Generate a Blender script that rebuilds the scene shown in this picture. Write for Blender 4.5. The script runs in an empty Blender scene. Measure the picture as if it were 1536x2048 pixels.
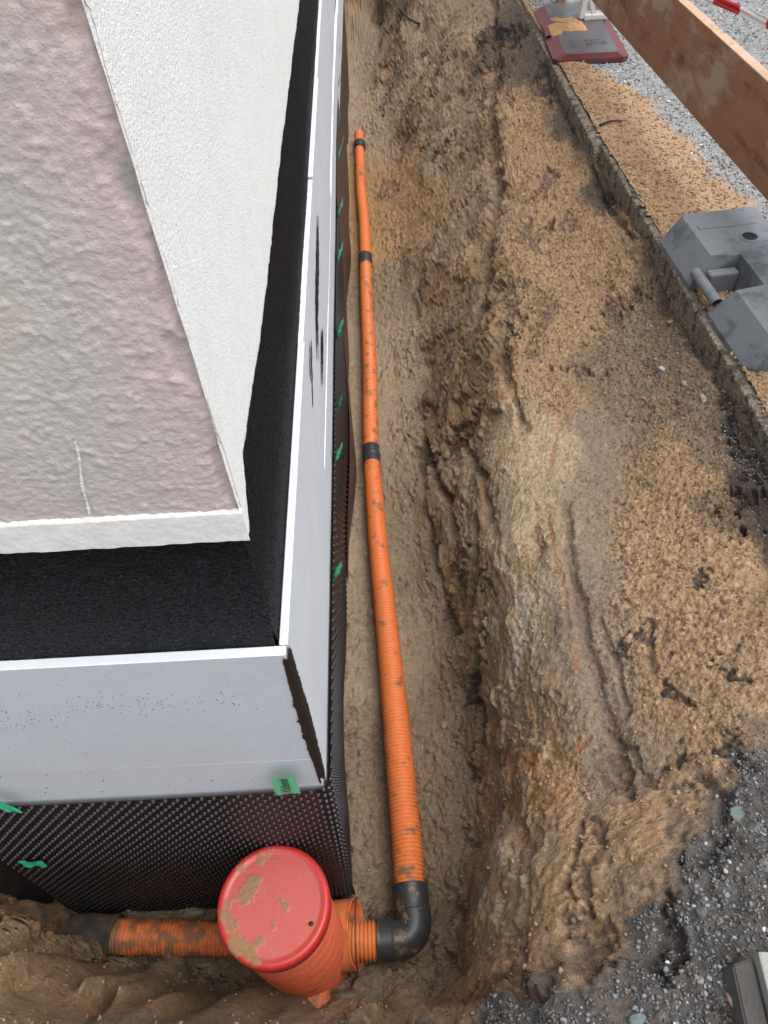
import bpy, bmesh, math, random
import numpy as np
from mathutils import Vector, Matrix

random.seed(7)
RNG = np.random.default_rng(11)
scene = bpy.context.scene
COL = scene.collection
PI = math.pi

# ------------------------------------------------------------------ camera
# world: origin at the camera, Y runs along the trench, X to the right, Z up (metres)
F_PX = 1491.0
def _n(v):
    v = np.array(v, float); return v / np.linalg.norm(v)
_Y = _n([-80, 1808, -F_PX]); _Z = -_n([92, -1226, -F_PX]); _Z = _n(_Z - _Z.dot(_Y) * _Y); _X = np.cross(_Y, _Z)
CAM = np.array([_X, _Y, _Z])
cam_data = bpy.data.cameras.new('camera')
cam_data.sensor_fit = 'VERTICAL'
cam_data.sensor_height = 36.0
cam_data.lens = 36.0 * F_PX / 2048.0
cam_data.clip_start = 0.02
cam_data.clip_end = 600
cam = bpy.data.objects.new('camera', cam_data)
cam.matrix_world = Matrix([list(CAM[i]) + [0] for i in range(3)] + [[0, 0, 0, 1]])
COL.objects.link(cam)
scene.camera = cam

# ------------------------------------------------------------------ sky, sun, exposure (overcast day)
SUN_EL, SUN_AZ = math.radians(68), math.radians(108)      # azimuth clockwise from +Y
world = bpy.data.worlds.new('World'); scene.world = world
world.use_nodes = True
wn = world.node_tree; wn.nodes.clear()
sky = wn.nodes.new('ShaderNodeTexSky'); sky.sky_type = 'NISHITA'; sky.sun_disc = False
sky.sun_elevation = SUN_EL; sky.sun_rotation = SUN_AZ
sky.air_density = 1.0; sky.dust_density = 4.0; sky.ozone_density = 1.0
bgn = wn.nodes.new('ShaderNodeBackground'); bgn.inputs['Strength'].default_value = 0.15
hsv = wn.nodes.new('ShaderNodeHueSaturation'); hsv.inputs['Saturation'].default_value = 0.28
wo = wn.nodes.new('ShaderNodeOutputWorld')
wn.links.new(sky.outputs[0], hsv.inputs['Color']); wn.links.new(hsv.outputs[0], bgn.inputs[0]); wn.links.new(bgn.outputs[0], wo.inputs[0])
sd = bpy.data.lights.new('sun', 'SUN'); sd.energy = 0.9; sd.angle = math.radians(60); sd.color = (1.0, 0.97, 0.93)
sun = bpy.data.objects.new('sun', sd); COL.objects.link(sun)
sun_dir = Vector((math.sin(SUN_AZ) * math.cos(SUN_EL), math.cos(SUN_AZ) * math.cos(SUN_EL), math.sin(SUN_EL)))
sun.rotation_euler = sun_dir.to_track_quat('Z', 'Y').to_euler()
scene.view_settings.view_transform = 'Standard'
scene.view_settings.look = 'None'
scene.view_settings.gamma = 1.0
scene.view_settings.use_curve_mapping = False
scene.view_settings.exposure = 0.76

# ------------------------------------------------------------------ helpers
def lin(r, g, b):
    out = []
    for c in (r, g, b):
        c /= 255.0
        out.append(c / 12.92 if c <= 0.04045 else ((c + 0.055) / 1.055) ** 2.4)
    return out
def ray(px, py):
    return CAM @ _n([px - 768, 1024 - py, -F_PX])
def at(px, py, z):
    """the place at height z that was measured at this point of the photograph"""
    d = ray(px, py); return d * z / d[2]
def aty(px, py, y):
    d = ray(px, py); return d * y / d[1]
def atx(px, py, x):
    d = ray(px, py); return d * x / d[0]

_perm = np.random.default_rng(3).permutation(4096).astype(np.int64)
_grad = np.random.default_rng(4).normal(size=(4096, 3)); _grad /= np.linalg.norm(_grad, axis=1)[:, None]
_grad = _grad.astype(np.float32)
def pnoise(P, scale, seed=0):
    """gradient noise of points P (n,3), about -1..1"""
    Q = P * np.asarray(scale, float) + seed * 17.31
    I = np.floor(Q).astype(np.int64); Fr = (Q - I).astype(np.float32)
    W = Fr * Fr * Fr * (Fr * (Fr * 6 - 15) + 10)
    out = np.zeros(len(P), np.float32)
    for dx in (0, 1):
        hx = _perm[(I[:, 0] + dx) & 4095]
        wx = W[:, 0] if dx else 1 - W[:, 0]
        for dy in (0, 1):
            hy = _perm[(hx + I[:, 1] + dy) & 4095]
            wy = W[:, 1] if dy else 1 - W[:, 1]
            for dz in (0, 1):
                g = _grad[_perm[(hy + I[:, 2] + dz) & 4095]]
                wz = W[:, 2] if dz else 1 - W[:, 2]
                out += wx * wy * wz * (g[:, 0] * (Fr[:, 0] - dx) + g[:, 1] * (Fr[:, 1] - dy) + g[:, 2] * (Fr[:, 2] - dz))
    return out * 1.6
def fbm(P, scale, octv=4, seed=0, gain=0.5, ridge=False):
    s = np.asarray(scale, float) * np.ones(3); a = 1.0; t = 0.0; out = 0
    for k in range(octv):
        v = pnoise(P, s, seed + k)
        if ridge: v = 1 - 2 * np.abs(v)
        out = out + a * v; t += a; a *= gain; s = s * 2.03
    return out / t
def cells(P, scale, seed=0):
    """distance to the nearest and second cell point, and the cell's random number (a 3D Worley pattern)"""
    Q = P * np.asarray(scale, float) + seed * 9.7
    I = np.floor(Q).astype(np.int64)
    d1 = np.full(len(P), 9.0); d2 = np.full(len(P), 9.0); rid = np.zeros(len(P))
    for a in (-1, 0, 1):
        for b in (-1, 0, 1):
            for c in (-1, 0, 1):
                J = I + (a, b, c)
                h = _perm[(_perm[(_perm[J[:, 0] & 4095] + J[:, 1]) & 4095] + J[:, 2]) & 4095]
                C = J + 0.5 + 0.42 * _grad[h]
                d = np.linalg.norm(Q - C, axis=1)
                n1 = d < d1
                d2 = np.where(n1, d1, np.minimum(d2, d)); rid = np.where(n1, h / 4096.0, rid); d1 = np.minimum(d1, d)
    return d1, d2, rid
def sstep(a, b, x):
    t = np.clip((x - a) / (b - a), 0, 1); return t * t * (3 - 2 * t)

def grid_mesh(name, P, col=None, quads=None, smooth=True):
    """P (rows, cols, 3) -> mesh; col (rows, cols, 4) -> point colours"""
    if quads is None:
        r, c = P.shape[:2]
        i = np.arange(r * c).reshape(r, c)
        quads = np.stack([i[:-1, :-1], i[:-1, 1:], i[1:, 1:], i[1:, :-1]], -1).reshape(-1, 4)
        V = P.reshape(-1, 3); C4 = None if col is None else col.reshape(-1, 4)
    else:
        V = P; C4 = col
    me = bpy.data.meshes.new(name)
    me.vertices.add(len(V)); me.vertices.foreach_set('co', np.ascontiguousarray(V, np.float32).ravel())
    k = quads.shape[1]
    me.loops.add(quads.size); me.loops.foreach_set('vertex_index', quads.ravel().astype(np.int32))
    me.polygons.add(len(quads)); me.polygons.foreach_set('loop_start', (np.arange(len(quads)) * k).astype(np.int32))
    me.polygons.foreach_set('loop_total', np.full(len(quads), k, np.int32))
    me.update(calc_edges=True); me.validate()
    if smooth: me.polygons.foreach_set('use_smooth', np.ones(len(me.polygons), bool))
    if C4 is not None:
        at_ = me.color_attributes.new('Col', 'FLOAT_COLOR', 'POINT')
        at_.data.foreach_set('color', np.ascontiguousarray(C4, np.float32).ravel())
    return me
def link(name, me, mat=None, parent=None, **tags):
    o = bpy.data.objects.new(name, me); COL.objects.link(o)
    if mat is not None and me is not None and not me.materials: me.materials.append(mat)
    if parent is not None: o.parent = parent
    for k, v in tags.items(): o[k] = v
    return o
def thing(name, label, category, loc=(0, 0, 0), rz=0.0, group=None):
    o = bpy.data.objects.new(name, None); COL.objects.link(o)
    o.location = loc; o.rotation_euler = (0, 0, rz); o.empty_display_size = 0.1
    o['label'] = label; o['category'] = category
    if group: o['group'] = group
    return o
def bm_mesh(name, bm, smooth=False):
    me = bpy.data.meshes.new(name); bm.normal_update(); bm.to_mesh(me); bm.free()
    if smooth: me.polygons.foreach_set('use_smooth', np.ones(len(me.polygons), bool))
    return me
def box_bm(x0, x1, y0, y1, z0, z1, bevel=0.0, seg=2, bm=None):
    own = bm is None
    if own: bm = bmesh.new()
    vs = [bm.verts.new((x, y, z)) for z in (z0, z1) for x, y in ((x0, y0), (x1, y0), (x1, y1), (x0, y1))]
    for f in ((3, 2, 1, 0), (4, 5, 6, 7), (0, 1, 5, 4), (1, 2, 6, 5), (2, 3, 7, 6), (3, 0, 4, 7)):
        bm.faces.new([vs[i] for i in f])
    if bevel:
        bmesh.ops.bevel(bm, geom=list(bm.edges), offset=bevel, segments=seg, affect='EDGES', profile=0.6)
    return bm

def catmull(pts, step):
    """points -> evenly spaced smooth curve"""
    P = [np.array(p, float) for p in pts]
    P = [2 * P[0] - P[1]] + P + [2 * P[-1] - P[-2]]
    out = []
    for i in range(1, len(P) - 2):
        for t in np.linspace(0, 1, 24, endpoint=False):
            a, b, c, d = P[i - 1:i + 3]
            out.append(0.5 * ((2 * b) + (-a + c) * t + (2 * a - 5 * b + 4 * c - d) * t * t + (-a + 3 * b - 3 * c + d) * t ** 3))
    out.append(P[-2]); out = np.array(out)
    s = np.r_[0, np.cumsum(np.linalg.norm(np.diff(out, axis=0), axis=1))]
    n = max(2, int(s[-1] / step) + 1); q = np.linspace(0, s[-1], n)
    return np.stack([np.interp(q, s, out[:, k]) for k in range(3)], 1), q
def sweep(path, radii, seg=36, up=(0, 0, 1)):
    """tube grid round a path; radii one per path point"""
    T = np.gradient(path, axis=0); T /= np.linalg.norm(T, axis=1)[:, None]
    U = np.array(up, float)
    A = np.cross(T, U); A /= np.linalg.norm(A, axis=1)[:, None]
    B = np.cross(A, T)
    th = np.linspace(0, 2 * PI, seg + 1)
    P = path[:, None] + (radii[:, None, None]) * (np.cos(th)[None, :, None] * A[:, None] + np.sin(th)[None, :, None] * B[:, None])
    return P
def lathe(prof, seg=96):
    th = np.linspace(0, 2 * PI, seg + 1)
    pr = np.array(prof, float)
    return np.stack([pr[:, 0][:, None] * np.cos(th)[None], pr[:, 0][:, None] * np.sin(th)[None], np.repeat(pr[:, 1][:, None], seg + 1, 1)], -1)

# ------------------------------------------------------------------ materials
def mat(name, base=(0.5, 0.5, 0.5), rough=0.6, spec=0.5, attr=False, noise=(), bumps=(), rough_var=None, rough_alpha=False, coord='Object', metal=0.0, tint=None):
    """noise: (scale, amount) value variations; bumps: (kind, scale, strength, distance)"""
    m = bpy.data.materials.new(name); m.use_nodes = True
    nt = m.node_tree; N = nt.nodes; L = nt.links
    b = N['Principled BSDF']; b.inputs['Roughness'].default_value = rough; b.inputs['Metallic'].default_value = metal
    b.inputs['Specular IOR Level'].default_value = spec
    tc = N.new('ShaderNodeTexCoord')
    if attr:
        a = N.new('ShaderNodeAttribute'); a.attribute_name = 'Col'; cur = a.outputs['Color']
        if rough_alpha: L.new(a.outputs['Alpha'], b.inputs['Roughness'])
    else:
        rgb = N.new('ShaderNodeRGB'); rgb.outputs[0].default_value = (*base, 1); cur = rgb.outputs[0]
    for item in noise:
        sc, amt = item[:2]
        t = N.new('ShaderNodeTexNoise'); t.inputs['Scale'].default_value = sc; t.inputs['Detail'].default_value = 5; t.inputs['Roughness'].default_value = 0.65
        if len(item) > 2:
            mp = N.new('ShaderNodeMapping'); mp.inputs['Scale'].default_value = item[2]; L.new(tc.outputs[coord], mp.inputs[0]); L.new(mp.outputs[0], t.inputs[0])
        else: L.new(tc.outputs[coord], t.inputs[0])
        mr = N.new('ShaderNodeMapRange'); mr.inputs['From Min'].default_value = 0.3; mr.inputs['From Max'].default_value = 0.7
        mr.inputs['To Min'].default_value = 1 - amt; mr.inputs['To Max'].default_value = 1 + amt
        L.new(t.outputs[0], mr.inputs[0])
        vm = N.new('ShaderNodeVectorMath'); vm.operation = 'SCALE'; L.new(cur, vm.inputs[0]); L.new(mr.outputs[0], vm.inputs['Scale'])
        cur = vm.outputs[0]
    if tint:   # (colour, scale, lo, hi): patches of another colour
        for colr, sc, lo, hi, *rest in tint:
            t = N.new('ShaderNodeTexNoise'); t.inputs['Scale'].default_value = sc; t.inputs['Detail'].default_value = 6; t.inputs['Roughness'].default_value = 0.7
            mp = N.new('ShaderNodeMapping'); mp.inputs['Scale'].default_value = rest[0] if rest else (1, 1, 1); mp.inputs['Location'].default_value = (sc * 0.37, 1.3, 2.1)
            L.new(tc.outputs[coord], mp.inputs[0]); L.new(mp.outputs[0], t.inputs[0])
            mr = N.new('ShaderNodeMapRange'); mr.inputs['From Min'].default_value = lo; mr.inputs['From Max'].default_value = hi; L.new(t.outputs[0], mr.inputs[0])
            mx = N.new('ShaderNodeMix'); mx.data_type = 'RGBA'; L.new(mr.outputs[0], mx.inputs[0]); L.new(cur, mx.inputs[6]); mx.inputs[7].default_value = (*colr, 1)
            cur = mx.outputs[2]
    L.new(cur, b.inputs['Base Color'])
    if rough_var:
        t = N.new('ShaderNodeTexNoise'); t.inputs['Scale'].default_value = rough_var[0]; t.inputs['Detail'].default_value = 4; L.new(tc.outputs[coord], t.inputs[0])
        mr = N.new('ShaderNodeMapRange'); mr.inputs['From Min'].default_value = 0.35; mr.inputs['From Max'].default_value = 0.65
        mr.inputs['To Min'].default_value = rough_var[1]; mr.inputs['To Max'].default_value = rough_var[2]; L.new(t.outputs[0], mr.inputs[0]); L.new(mr.outputs[0], b.inputs['Roughness'])
    prev = None
    for item in bumps:
        kind, sc, st, dist = item[:4]
        if kind == 'noise':
            t = N.new('ShaderNodeTexNoise'); t.inputs['Scale'].default_value = sc; t.inputs['Detail'].default_value = 4; t.inputs['Roughness'].default_value = 0.6; o_ = t.outputs[0]; i_ = t.inputs[0]
        elif kind == 'voronoi':
            t = N.new('ShaderNodeTexVoronoi'); t.inputs['Scale'].default_value = sc; o_ = t.outputs[0]; i_ = t.inputs[0]
        elif kind == 'wave':
            t = N.new('ShaderNodeTexWave'); t.bands_direction = item[5] if len(item) > 5 else 'X'; t.inputs['Scale'].default_value = sc; t.inputs['Distortion'].default_value = 0.6; o_ = t.outputs[1]; i_ = t.inputs[0]
        if len(item) > 4 and item[4]:
            mp = N.new('ShaderNodeMapping'); mp.inputs['Scale'].default_value = item[4]; L.new(tc.outputs[coord], mp.inputs[0]); L.new(mp.outputs[0], i_)
        else: L.new(tc.outputs[coord], i_)
        bp = N.new('ShaderNodeBump'); bp.inputs['Strength'].default_value = st; bp.inputs['Distance'].default_value = dist
        L.new(o_, bp.inputs['Height'])
        if prev: L.new(prev, bp.inputs['Normal'])
        prev = bp.outputs[0]
    if prev: L.new(prev, b.inputs['Normal'])
    return m

MUD = lin(120, 98, 72)
M = {}
M['soil'] = mat('soil', attr=True, rough_alpha=True, spec=0.35, noise=((14, 0.08), (110, 0.16), (330, 0.22)),
                bumps=(('noise', 80, 0.5, 0.010), ('noise', 210, 0.9, 0.008), ('noise', 600, 0.8, 0.003)))
M['gravel'] = mat('gravel', attr=True, rough_alpha=True, spec=0.4, noise=((3, 0.08), (130, 0.35), (400, 0.2)),
                  bumps=(('voronoi', 95, 0.8, 0.006), ('noise', 300, 0.7, 0.003)))
M['far_ground'] = mat('far_ground', base=lin(132, 134, 134), rough=0.85, noise=((0.7, 0.12), (90, 0.3)), bumps=(('voronoi', 95, 0.8, 0.006),))
M['crumb'] = mat('crumb', attr=True, rough_alpha=True, spec=0.3, noise=((300, 0.2),), bumps=(('noise', 400, 0.6, 0.001),))
M['plaster_pink'] = mat('plaster_pink', attr=True, rough=0.8, spec=0.25, noise=((18, 0.05), (160, 0.04)),
                        bumps=(('noise', 70, 0.2, 0.006), ('noise', 230, 0.6, 0.003), ('noise', 600, 0.4, 0.0012)))
M['plaster_white'] = mat('plaster_white', base=(0.80, 0.81, 0.79), rough=0.85, spec=0.2, noise=((25, 0.03), (330, 0.14)),
                         bumps=(('noise', 300, 0.7, 0.004), ('noise', 700, 0.6, 0.002)))
M['paint_white'] = mat('paint_white', base=(0.76, 0.75, 0.72), rough=0.7, spec=0.3, noise=((30, 0.05), (200, 0.05)),
                       bumps=(('noise', 120, 0.5, 0.002), ('noise', 420, 0.5, 0.001)))
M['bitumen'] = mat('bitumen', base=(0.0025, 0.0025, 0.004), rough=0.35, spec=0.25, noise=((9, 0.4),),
                   tint=((lin(84, 98, 126), 210, 0.55, 0.66, (1, 1, 2.2)),), bumps=(('noise', 130, 0.5, 0.006, (1, 1, 1.6)), ('noise', 330, 1.0, 0.012, (1, 1, 1.8))))  # bluish specks: sparkle of the gritty coating painted into its colour
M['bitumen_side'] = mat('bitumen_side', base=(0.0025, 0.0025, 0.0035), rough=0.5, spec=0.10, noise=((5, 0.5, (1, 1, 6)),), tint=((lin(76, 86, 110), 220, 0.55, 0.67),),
                        bumps=(('noise', 40, 0.4, 0.006, (1, 0.25, 2)), ('noise', 260, 1.0, 0.012)))  # glints of the grit put into the colour here too
M['bitumen_smear'] = mat('bitumen_smear', base=(0.02, 0.014, 0.012), rough=0.55, spec=0.3, bumps=(('noise', 90, 0.6, 0.003),))
M['board'] = mat('board', base=lin(190, 194, 200), rough=0.75, spec=0.15, noise=((4, 0.05), (60, 0.03), (300, 0.05, (0.5, 0.5, 1.6))),
                 tint=((lin(120, 120, 122), 340, 0.66, 0.74),),
                 bumps=(('wave', 70, 0.12, 0.0012, (0.25, 0.25, 1), 'Z'), ('noise', 260, 0.5, 0.0012, (0.6, 0.6, 1.8))))
M['board_edge'] = mat('board_edge', base=lin(218, 223, 228), rough=0.7, spec=0.2, noise=((40, 0.03),), tint=((lin(150, 140, 125), 160, 0.72, 0.78),))
M['membrane'] = mat('membrane', base=(0.008, 0.006, 0.008), rough=0.4, spec=0.35, rough_var=(12, 0.35, 0.5))
M['membrane_brown'] = mat('membrane_brown', base=(0.075, 0.043, 0.036), rough=0.5, spec=0.4, bumps=(('voronoi', 75, 0.5, 0.006),))
M['dimple'] = mat('dimple', base=(0.016, 0.015, 0.017), rough=0.2, spec=1.0)
M['tape'] = mat('tape', base=lin(56, 188, 140), rough=0.35, spec=0.5, noise=((60, 0.12),), bumps=(('noise', 90, 0.6, 0.002),))
M['tape_ink'] = mat('tape_ink', base=(0.01, 0.02, 0.015), rough=0.5)
M['orange'] = mat('orange', attr=True, rough=0.42, spec=0.4, noise=((25, 0.05),), rough_var=(20, 0.35, 0.6))
M['lid'] = mat('lid', attr=True, rough_alpha=True, spec=0.4, noise=((7, 0.05), (120, 0.05)), bumps=(('noise', 240, 0.25, 0.0008),))
M['black_plastic'] = mat('black_plastic', base=(0.03, 0.031, 0.034), rough=0.42, spec=0.45, noise=((30, 0.3),),
                         tint=((MUD, 26, 0.56, 0.66), ([c * 0.7 for c in MUD], 90, 0.60, 0.68)), bumps=(('noise', 120, 0.3, 0.001),))
M['muddy_plastic'] = mat('muddy_plastic', base=(0.035, 0.033, 0.032), rough=0.75, spec=0.3, noise=((30, 0.3),),
                         tint=(([c * 0.55 for c in MUD], 14, 0.42, 0.62),), bumps=(('noise', 60, 0.6, 0.005), ('noise', 260, 0.6, 0.002)))
M['kerb'] = mat('kerb', base=lin(132, 122, 108), rough=0.85, spec=0.3, noise=((9, 0.15), (150, 0.35)),
                tint=((lin(60, 57, 54), 22, 0.48, 0.62), (lin(180, 172, 156), 110, 0.60, 0.68), (lin(140, 105, 72), 16, 0.56, 0.7)),
                bumps=(('voronoi', 90, 0.9, 0.009), ('noise', 240, 0.7, 0.003)))
M['concrete'] = mat('concrete', base=lin(150, 152, 146), rough=0.85, spec=0.3, noise=((12, 0.10), (200, 0.14)), tint=((lin(105, 118, 96), 9, 0.55, 0.72),),
                    bumps=(('noise', 160, 0.5, 0.002), ('noise', 500, 0.5, 0.001)))
M['concrete_dark'] = mat('concrete_dark', base=lin(86, 82, 80), rough=0.8, spec=0.3, noise=((12, 0.15), (200, 0.18)), tint=((lin(110, 88, 74), 14, 0.55, 0.7),),
                         bumps=(('noise', 160, 0.5, 0.002), ('noise', 500, 0.5, 0.001)))
M['rubber'] = mat('rubber', base=lin(112, 116, 121), rough=0.55, spec=0.4, rough_var=(9, 0.4, 0.7), noise=((6, 0.08), (160, 0.07)),
                  tint=((lin(84, 88, 93), 7, 0.5, 0.62), (lin(196, 196, 190), 190, 0.735, 0.76)), bumps=(('noise', 220, 0.3, 0.001),))
M['rubber_dark'] = mat('rubber_dark', base=lin(74, 78, 83), rough=0.5, spec=0.4, noise=((9, 0.12), (160, 0.08)), tint=((lin(190, 190, 184), 190, 0.74, 0.77),), bumps=(('noise', 220, 0.3, 0.001),))
M['foot_top'] = mat('foot_top', base=lin(84, 85, 88), rough=0.5, spec=0.4, rough_var=(14, 0.3, 0.6), noise=((14, 0.12), (200, 0.1)), bumps=(('noise', 220, 0.3, 0.001),))
M['foot_red'] = mat('foot_red', base=lin(104, 42, 46), rough=0.5, spec=0.4, noise=((20, 0.2),), tint=((lin(66, 58, 62), 16, 0.50, 0.64), (lin(150, 126, 104), 40, 0.63, 0.72)), bumps=(('noise', 220, 0.3, 0.001),))
M['plywood'] = mat('plywood', base=lin(146, 104, 77), rough=0.5, spec=0.35, coord='Object', noise=((3, 0.12), (10, 0.12, (0.25, 1, 3)), (90, 0.06, (0.1, 1, 2))),
                   tint=((lin(166, 142, 122), 3.6, 0.49, 0.60, (0.8, 1, 1.6)), (lin(108, 70, 50), 5, 0.56, 0.68, (0.6, 1, 2)), (lin(176, 156, 134), 24, 0.64, 0.72)),
                   bumps=(('noise', 60, 0.2, 0.001),))
M['plank_edge'] = mat('plank_edge', base=lin(190, 158, 134), rough=0.7, spec=0.25, noise=((12, 0.12), (80, 0.1)), tint=((lin(150, 60, 50), 60, 0.64, 0.72), (lin(140, 112, 90), 14, 0.55, 0.68)))
M['white_plastic'] = mat('white_plastic', base=lin(205, 203, 198), rough=0.45, spec=0.4, noise=((20, 0.06),), tint=((lin(150, 132, 108), 34, 0.60, 0.70),))
M['tape_red'] = mat('tape_red', base=lin(190, 24, 34), rough=0.35)
M['tape_white'] = mat('tape_white', base=lin(228, 226, 222), rough=0.4, tint=((lin(200, 150, 130), 26, 0.58, 0.7),))
M['root'] = mat('root', base=lin(48, 38, 32), rough=0.8)
M['moss'] = mat('moss', base=lin(62, 84, 30), rough=0.8, noise=((60, 0.3),))
M['stone'] = mat('stone', attr=True, rough=0.7, spec=0.35, noise=((40, 0.15), (200, 0.12)), bumps=(('noise', 120, 0.4, 0.002),))

# ------------------------------------------------------------------ the excavated ground: heights
FLOOR = -2.53
def kx(y):       # inner face of the kerb line
    y = np.asarray(y, float)
    return np.where(y > 3.40, 1.012 - 0.041 * (y - 3.4), 1.135 - 0.0055 * y - 0.0095 * y * y)
CTL = []
def cz(px, py, z): p = at(px, py, z); CTL.append((p[0], p[1], z))
def cw(x, y, z): CTL.append((x, y, z))
# trench floor
for y in (0.5, 0.8, 1.2, 1.6, 2.1, 2.7, 3.4, 4.2, 5.0, 5.8, 6.6, 7.1):
    cw(-0.28, y, FLOOR); cw(-0.10, y, FLOOR - 0.015)
for px, py in ((780, 500), (790, 620), (800, 760), (800, 900), (810, 1000), (860, 1200), (900, 1350), (890, 1500), (900, 1620), (900, 1760), (880, 1880), (800, 1960), (700, 1970),
               (740, 320), (735, 220)):
    cz(px, py, FLOOR)
for x in (-1.05, -0.9, -0.7, -0.5, -0.3): cw(x, 0.55, FLOOR); cw(x, 0.42, FLOOR)
for x in (-0.5, -0.3, -0.1): cw(x, 0.32, FLOOR)
for x, y in ((-1.12, 0.44), (-1.12, 0.56), (-1.0, 0.42), (-0.9, 0.39), (-0.8, 0.36), (-0.68, 0.34), (-0.6, 0.33), (-0.95, 0.48), (-1.12, 0.50)): cw(x, y, FLOOR)
# foot of the right wall and the wall itself, station by station: (pixel row, [(pixel column, height) ...])
for py, row in (
    (60,   ((762, -2.42), (800, -2.25), (850, -2.08), (900, -1.93), (950, -1.80), (985, -1.70), (1025, -1.65))),
    (200,  ((762, -2.50), (790, -2.36), (830, -2.22), (880, -2.08), (930, -1.98), (975, -1.83), (1010, -1.74), (1060, -1.72), (1125, -1.66))),
    (330,  ((790, -2.52), (820, -2.38), (860, -2.26), (900, -2.16), (950, -2.06), (985, -1.90), (1010, -1.82), (1080, -1.78), (1130, -1.75), (1186, -1.68))),
    (500,  ((804, -2.50), (830, -2.40), (880, -2.25), (930, -2.14), (970, -2.06), (990, -1.94), (1015, -1.87), (1100, -1.83), (1200, -1.77), (1296, -1.665))),
    (640,  ((832, -2.52), (850, -2.42), (890, -2.28), (930, -2.17), (965, -2.08), (985, -1.97), (1010, -1.90), (1100, -1.86), (1200, -1.83), (1290, -1.77), (1382, -1.665))),
    (780,  ((846, -2.50), (862, -2.38), (890, -2.28), (930, -2.17), (965, -2.08), (985, -1.99), (1010, -1.93), (1100, -1.89), (1200, -1.86), (1330, -1.77), (1436, -1.68))),
    (930,  ((850, -2.52), (868, -2.42), (900, -2.30), (940, -2.18), (965, -2.04), (1000, -1.96), (1070, -1.91), (1180, -1.87), (1330, -1.76), (1500, -1.67))),
    (1100, ((862, -2.52), (885, -2.42), (930, -2.26), (960, -2.10), (1000, -2.00), (1080, -1.93), (1110, -1.88), (1220, -1.86), (1350, -1.77), (1520, -1.70))),
    (1250, ((915, -2.52), (935, -2.36), (960, -2.20), (1010, -2.04), (1080, -1.95), (1130, -1.88), (1210, -1.86), (1350, -1.76), (1520, -1.68))),
    (1400, ((945, -2.52), (962, -2.34), (990, -2.18), (1040, -2.04), (1110, -1.94), (1180, -1.87), (1240, -1.86), (1380, -1.74), (1520, -1.67))),
    (1550, ((957, -2.52), (975, -2.32), (1000, -2.16), (1050, -2.02), (1120, -1.92), (1200, -1.86), (1260, -1.83), (1380, -1.72), (1520, -1.64))),
    (1700, ((957, -2.52), (975, -2.30), (1000, -2.12), (1050, -1.98), (1120, -1.88), (1200, -1.82), (1280, -1.74), (1400, -1.66), (1520, -1.62))),
    (1840, ((925, -2.52), (945, -2.30), (975, -2.10), (1020, -1.95), (1090, -1.84), (1180, -1.77), (1280, -1.69), (1400, -1.63), (1520, -1.61))),
    (1940, ((912, -2.50), (935, -2.28), (960, -2.05), (1010, -1.88), (1090, -1.77), (1180, -1.68), (1300, -1.64), (1450, -1.61))),
    (1990, ((868, -2.48), (900, -2.22), (940, -1.98), (1000, -1.80), (1090, -1.70), (1200, -1.64), (1300, -1.62))),
):
    for px, z in row: cz(px, py, z)
# near end: a steep bank under the photographer
for px, z in ((640, -2.46), (768, -2.46)): cz(px, 2014, z)
for px in (250, 400, 550, 700, 850): cz(px, 2022, -2.2); 
for px in (250, 400, 550, 700, 850): cz(px, 2040, -1.85); cz(px, 2075, -1.62); cz(px, 2200, -1.6)
for px, py, z in ((170, 1950, -1.98), (240, 1968, -2.03), (330, 1988, -2.08), (450, 1992, -2.14), (540, 2006, -2.25),
                  (100, 1954, -1.95), (50, 1900, -1.90), (0, 1845, -1.90), (-100, 1780, -1.85),
                  (0, 1900, -1.86), (60, 1980, -1.90), (130, 2005, -1.95), (0, 1980, -1.80), (100, 2045, -1.80), (0, 2048, -1.72), (200, 2048, -1.85), (-120, 1950, -1.72), (-200, 2100, -1.6)):
    cz(px, py, z)
for x, y, z in ((-1.20, 0.50, -2.45), (-1.20, 0.62, -2.45), (-1.30, 0.52, -2.05), (-1.27, 0.62, -2.1), (-1.45, 0.45, -1.75), (-1.45, 0.65, -1.72), (-1.6, 0.6, -1.6), (-1.6, 0.2, -1.6), (-1.6, -0.6, -1.6),
                (-0.8, -0.6, -1.6), (0, -0.6, -1.6), (0.6, -0.6, -1.6), (1.25, -0.6, -1.6), (0, -0.1, -1.6), (-0.6, -0.1, -1.6), (0.6, -0.1, -1.6), (1.2, 0, -1.6), (1.1, 0.5, -1.6),
                (1.05, 0.9, -1.63)):
    cw(x, y, z)
# far end of the trench: a lumpy bank
for x, y, z in ((-0.28, 7.35, -2.5), (-0.1, 7.35, -2.48), (0.06, 7.3, -2.45), (-0.25, 7.6, -2.1), (0, 7.65, -2.1), (0.15, 7.6, -2.1), (-0.25, 8.1, -1.8), (0.1, 8.1, -1.78), (-0.25, 8.5, -1.6), (0.3, 8.5, -1.6),
                (0.35, 7.2, -1.95), (0.55, 7.2, -1.75), (0.8, 7.3, -1.62), (0.8, 8.5, -1.6), (0.1, 6.6, -2.40), (0.25, 6.6, -2.15), (0.45, 6.6, -1.92), (0.65, 6.6, -1.75), (0.83, 6.6, -1.64)):
    cw(x, y, z)
CT = np.array(CTL)
_S = np.array([1.0, 0.55])           # features run along the trench
def _feat(X): return X * _S
_A = np.linalg.norm(_feat(CT[:, None, :2]) - _feat(CT[None, :, :2]), axis=2)
_n_ = len(CT)
_Pm = np.c_[np.ones(_n_), CT[:, :2]]
_K = np.block([[-_A - 2e-3 * np.eye(_n_), _Pm], [_Pm.T, np.zeros((3, 3))]])
_W = np.linalg.solve(_K, np.r_[CT[:, 2], 0, 0, 0])
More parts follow.
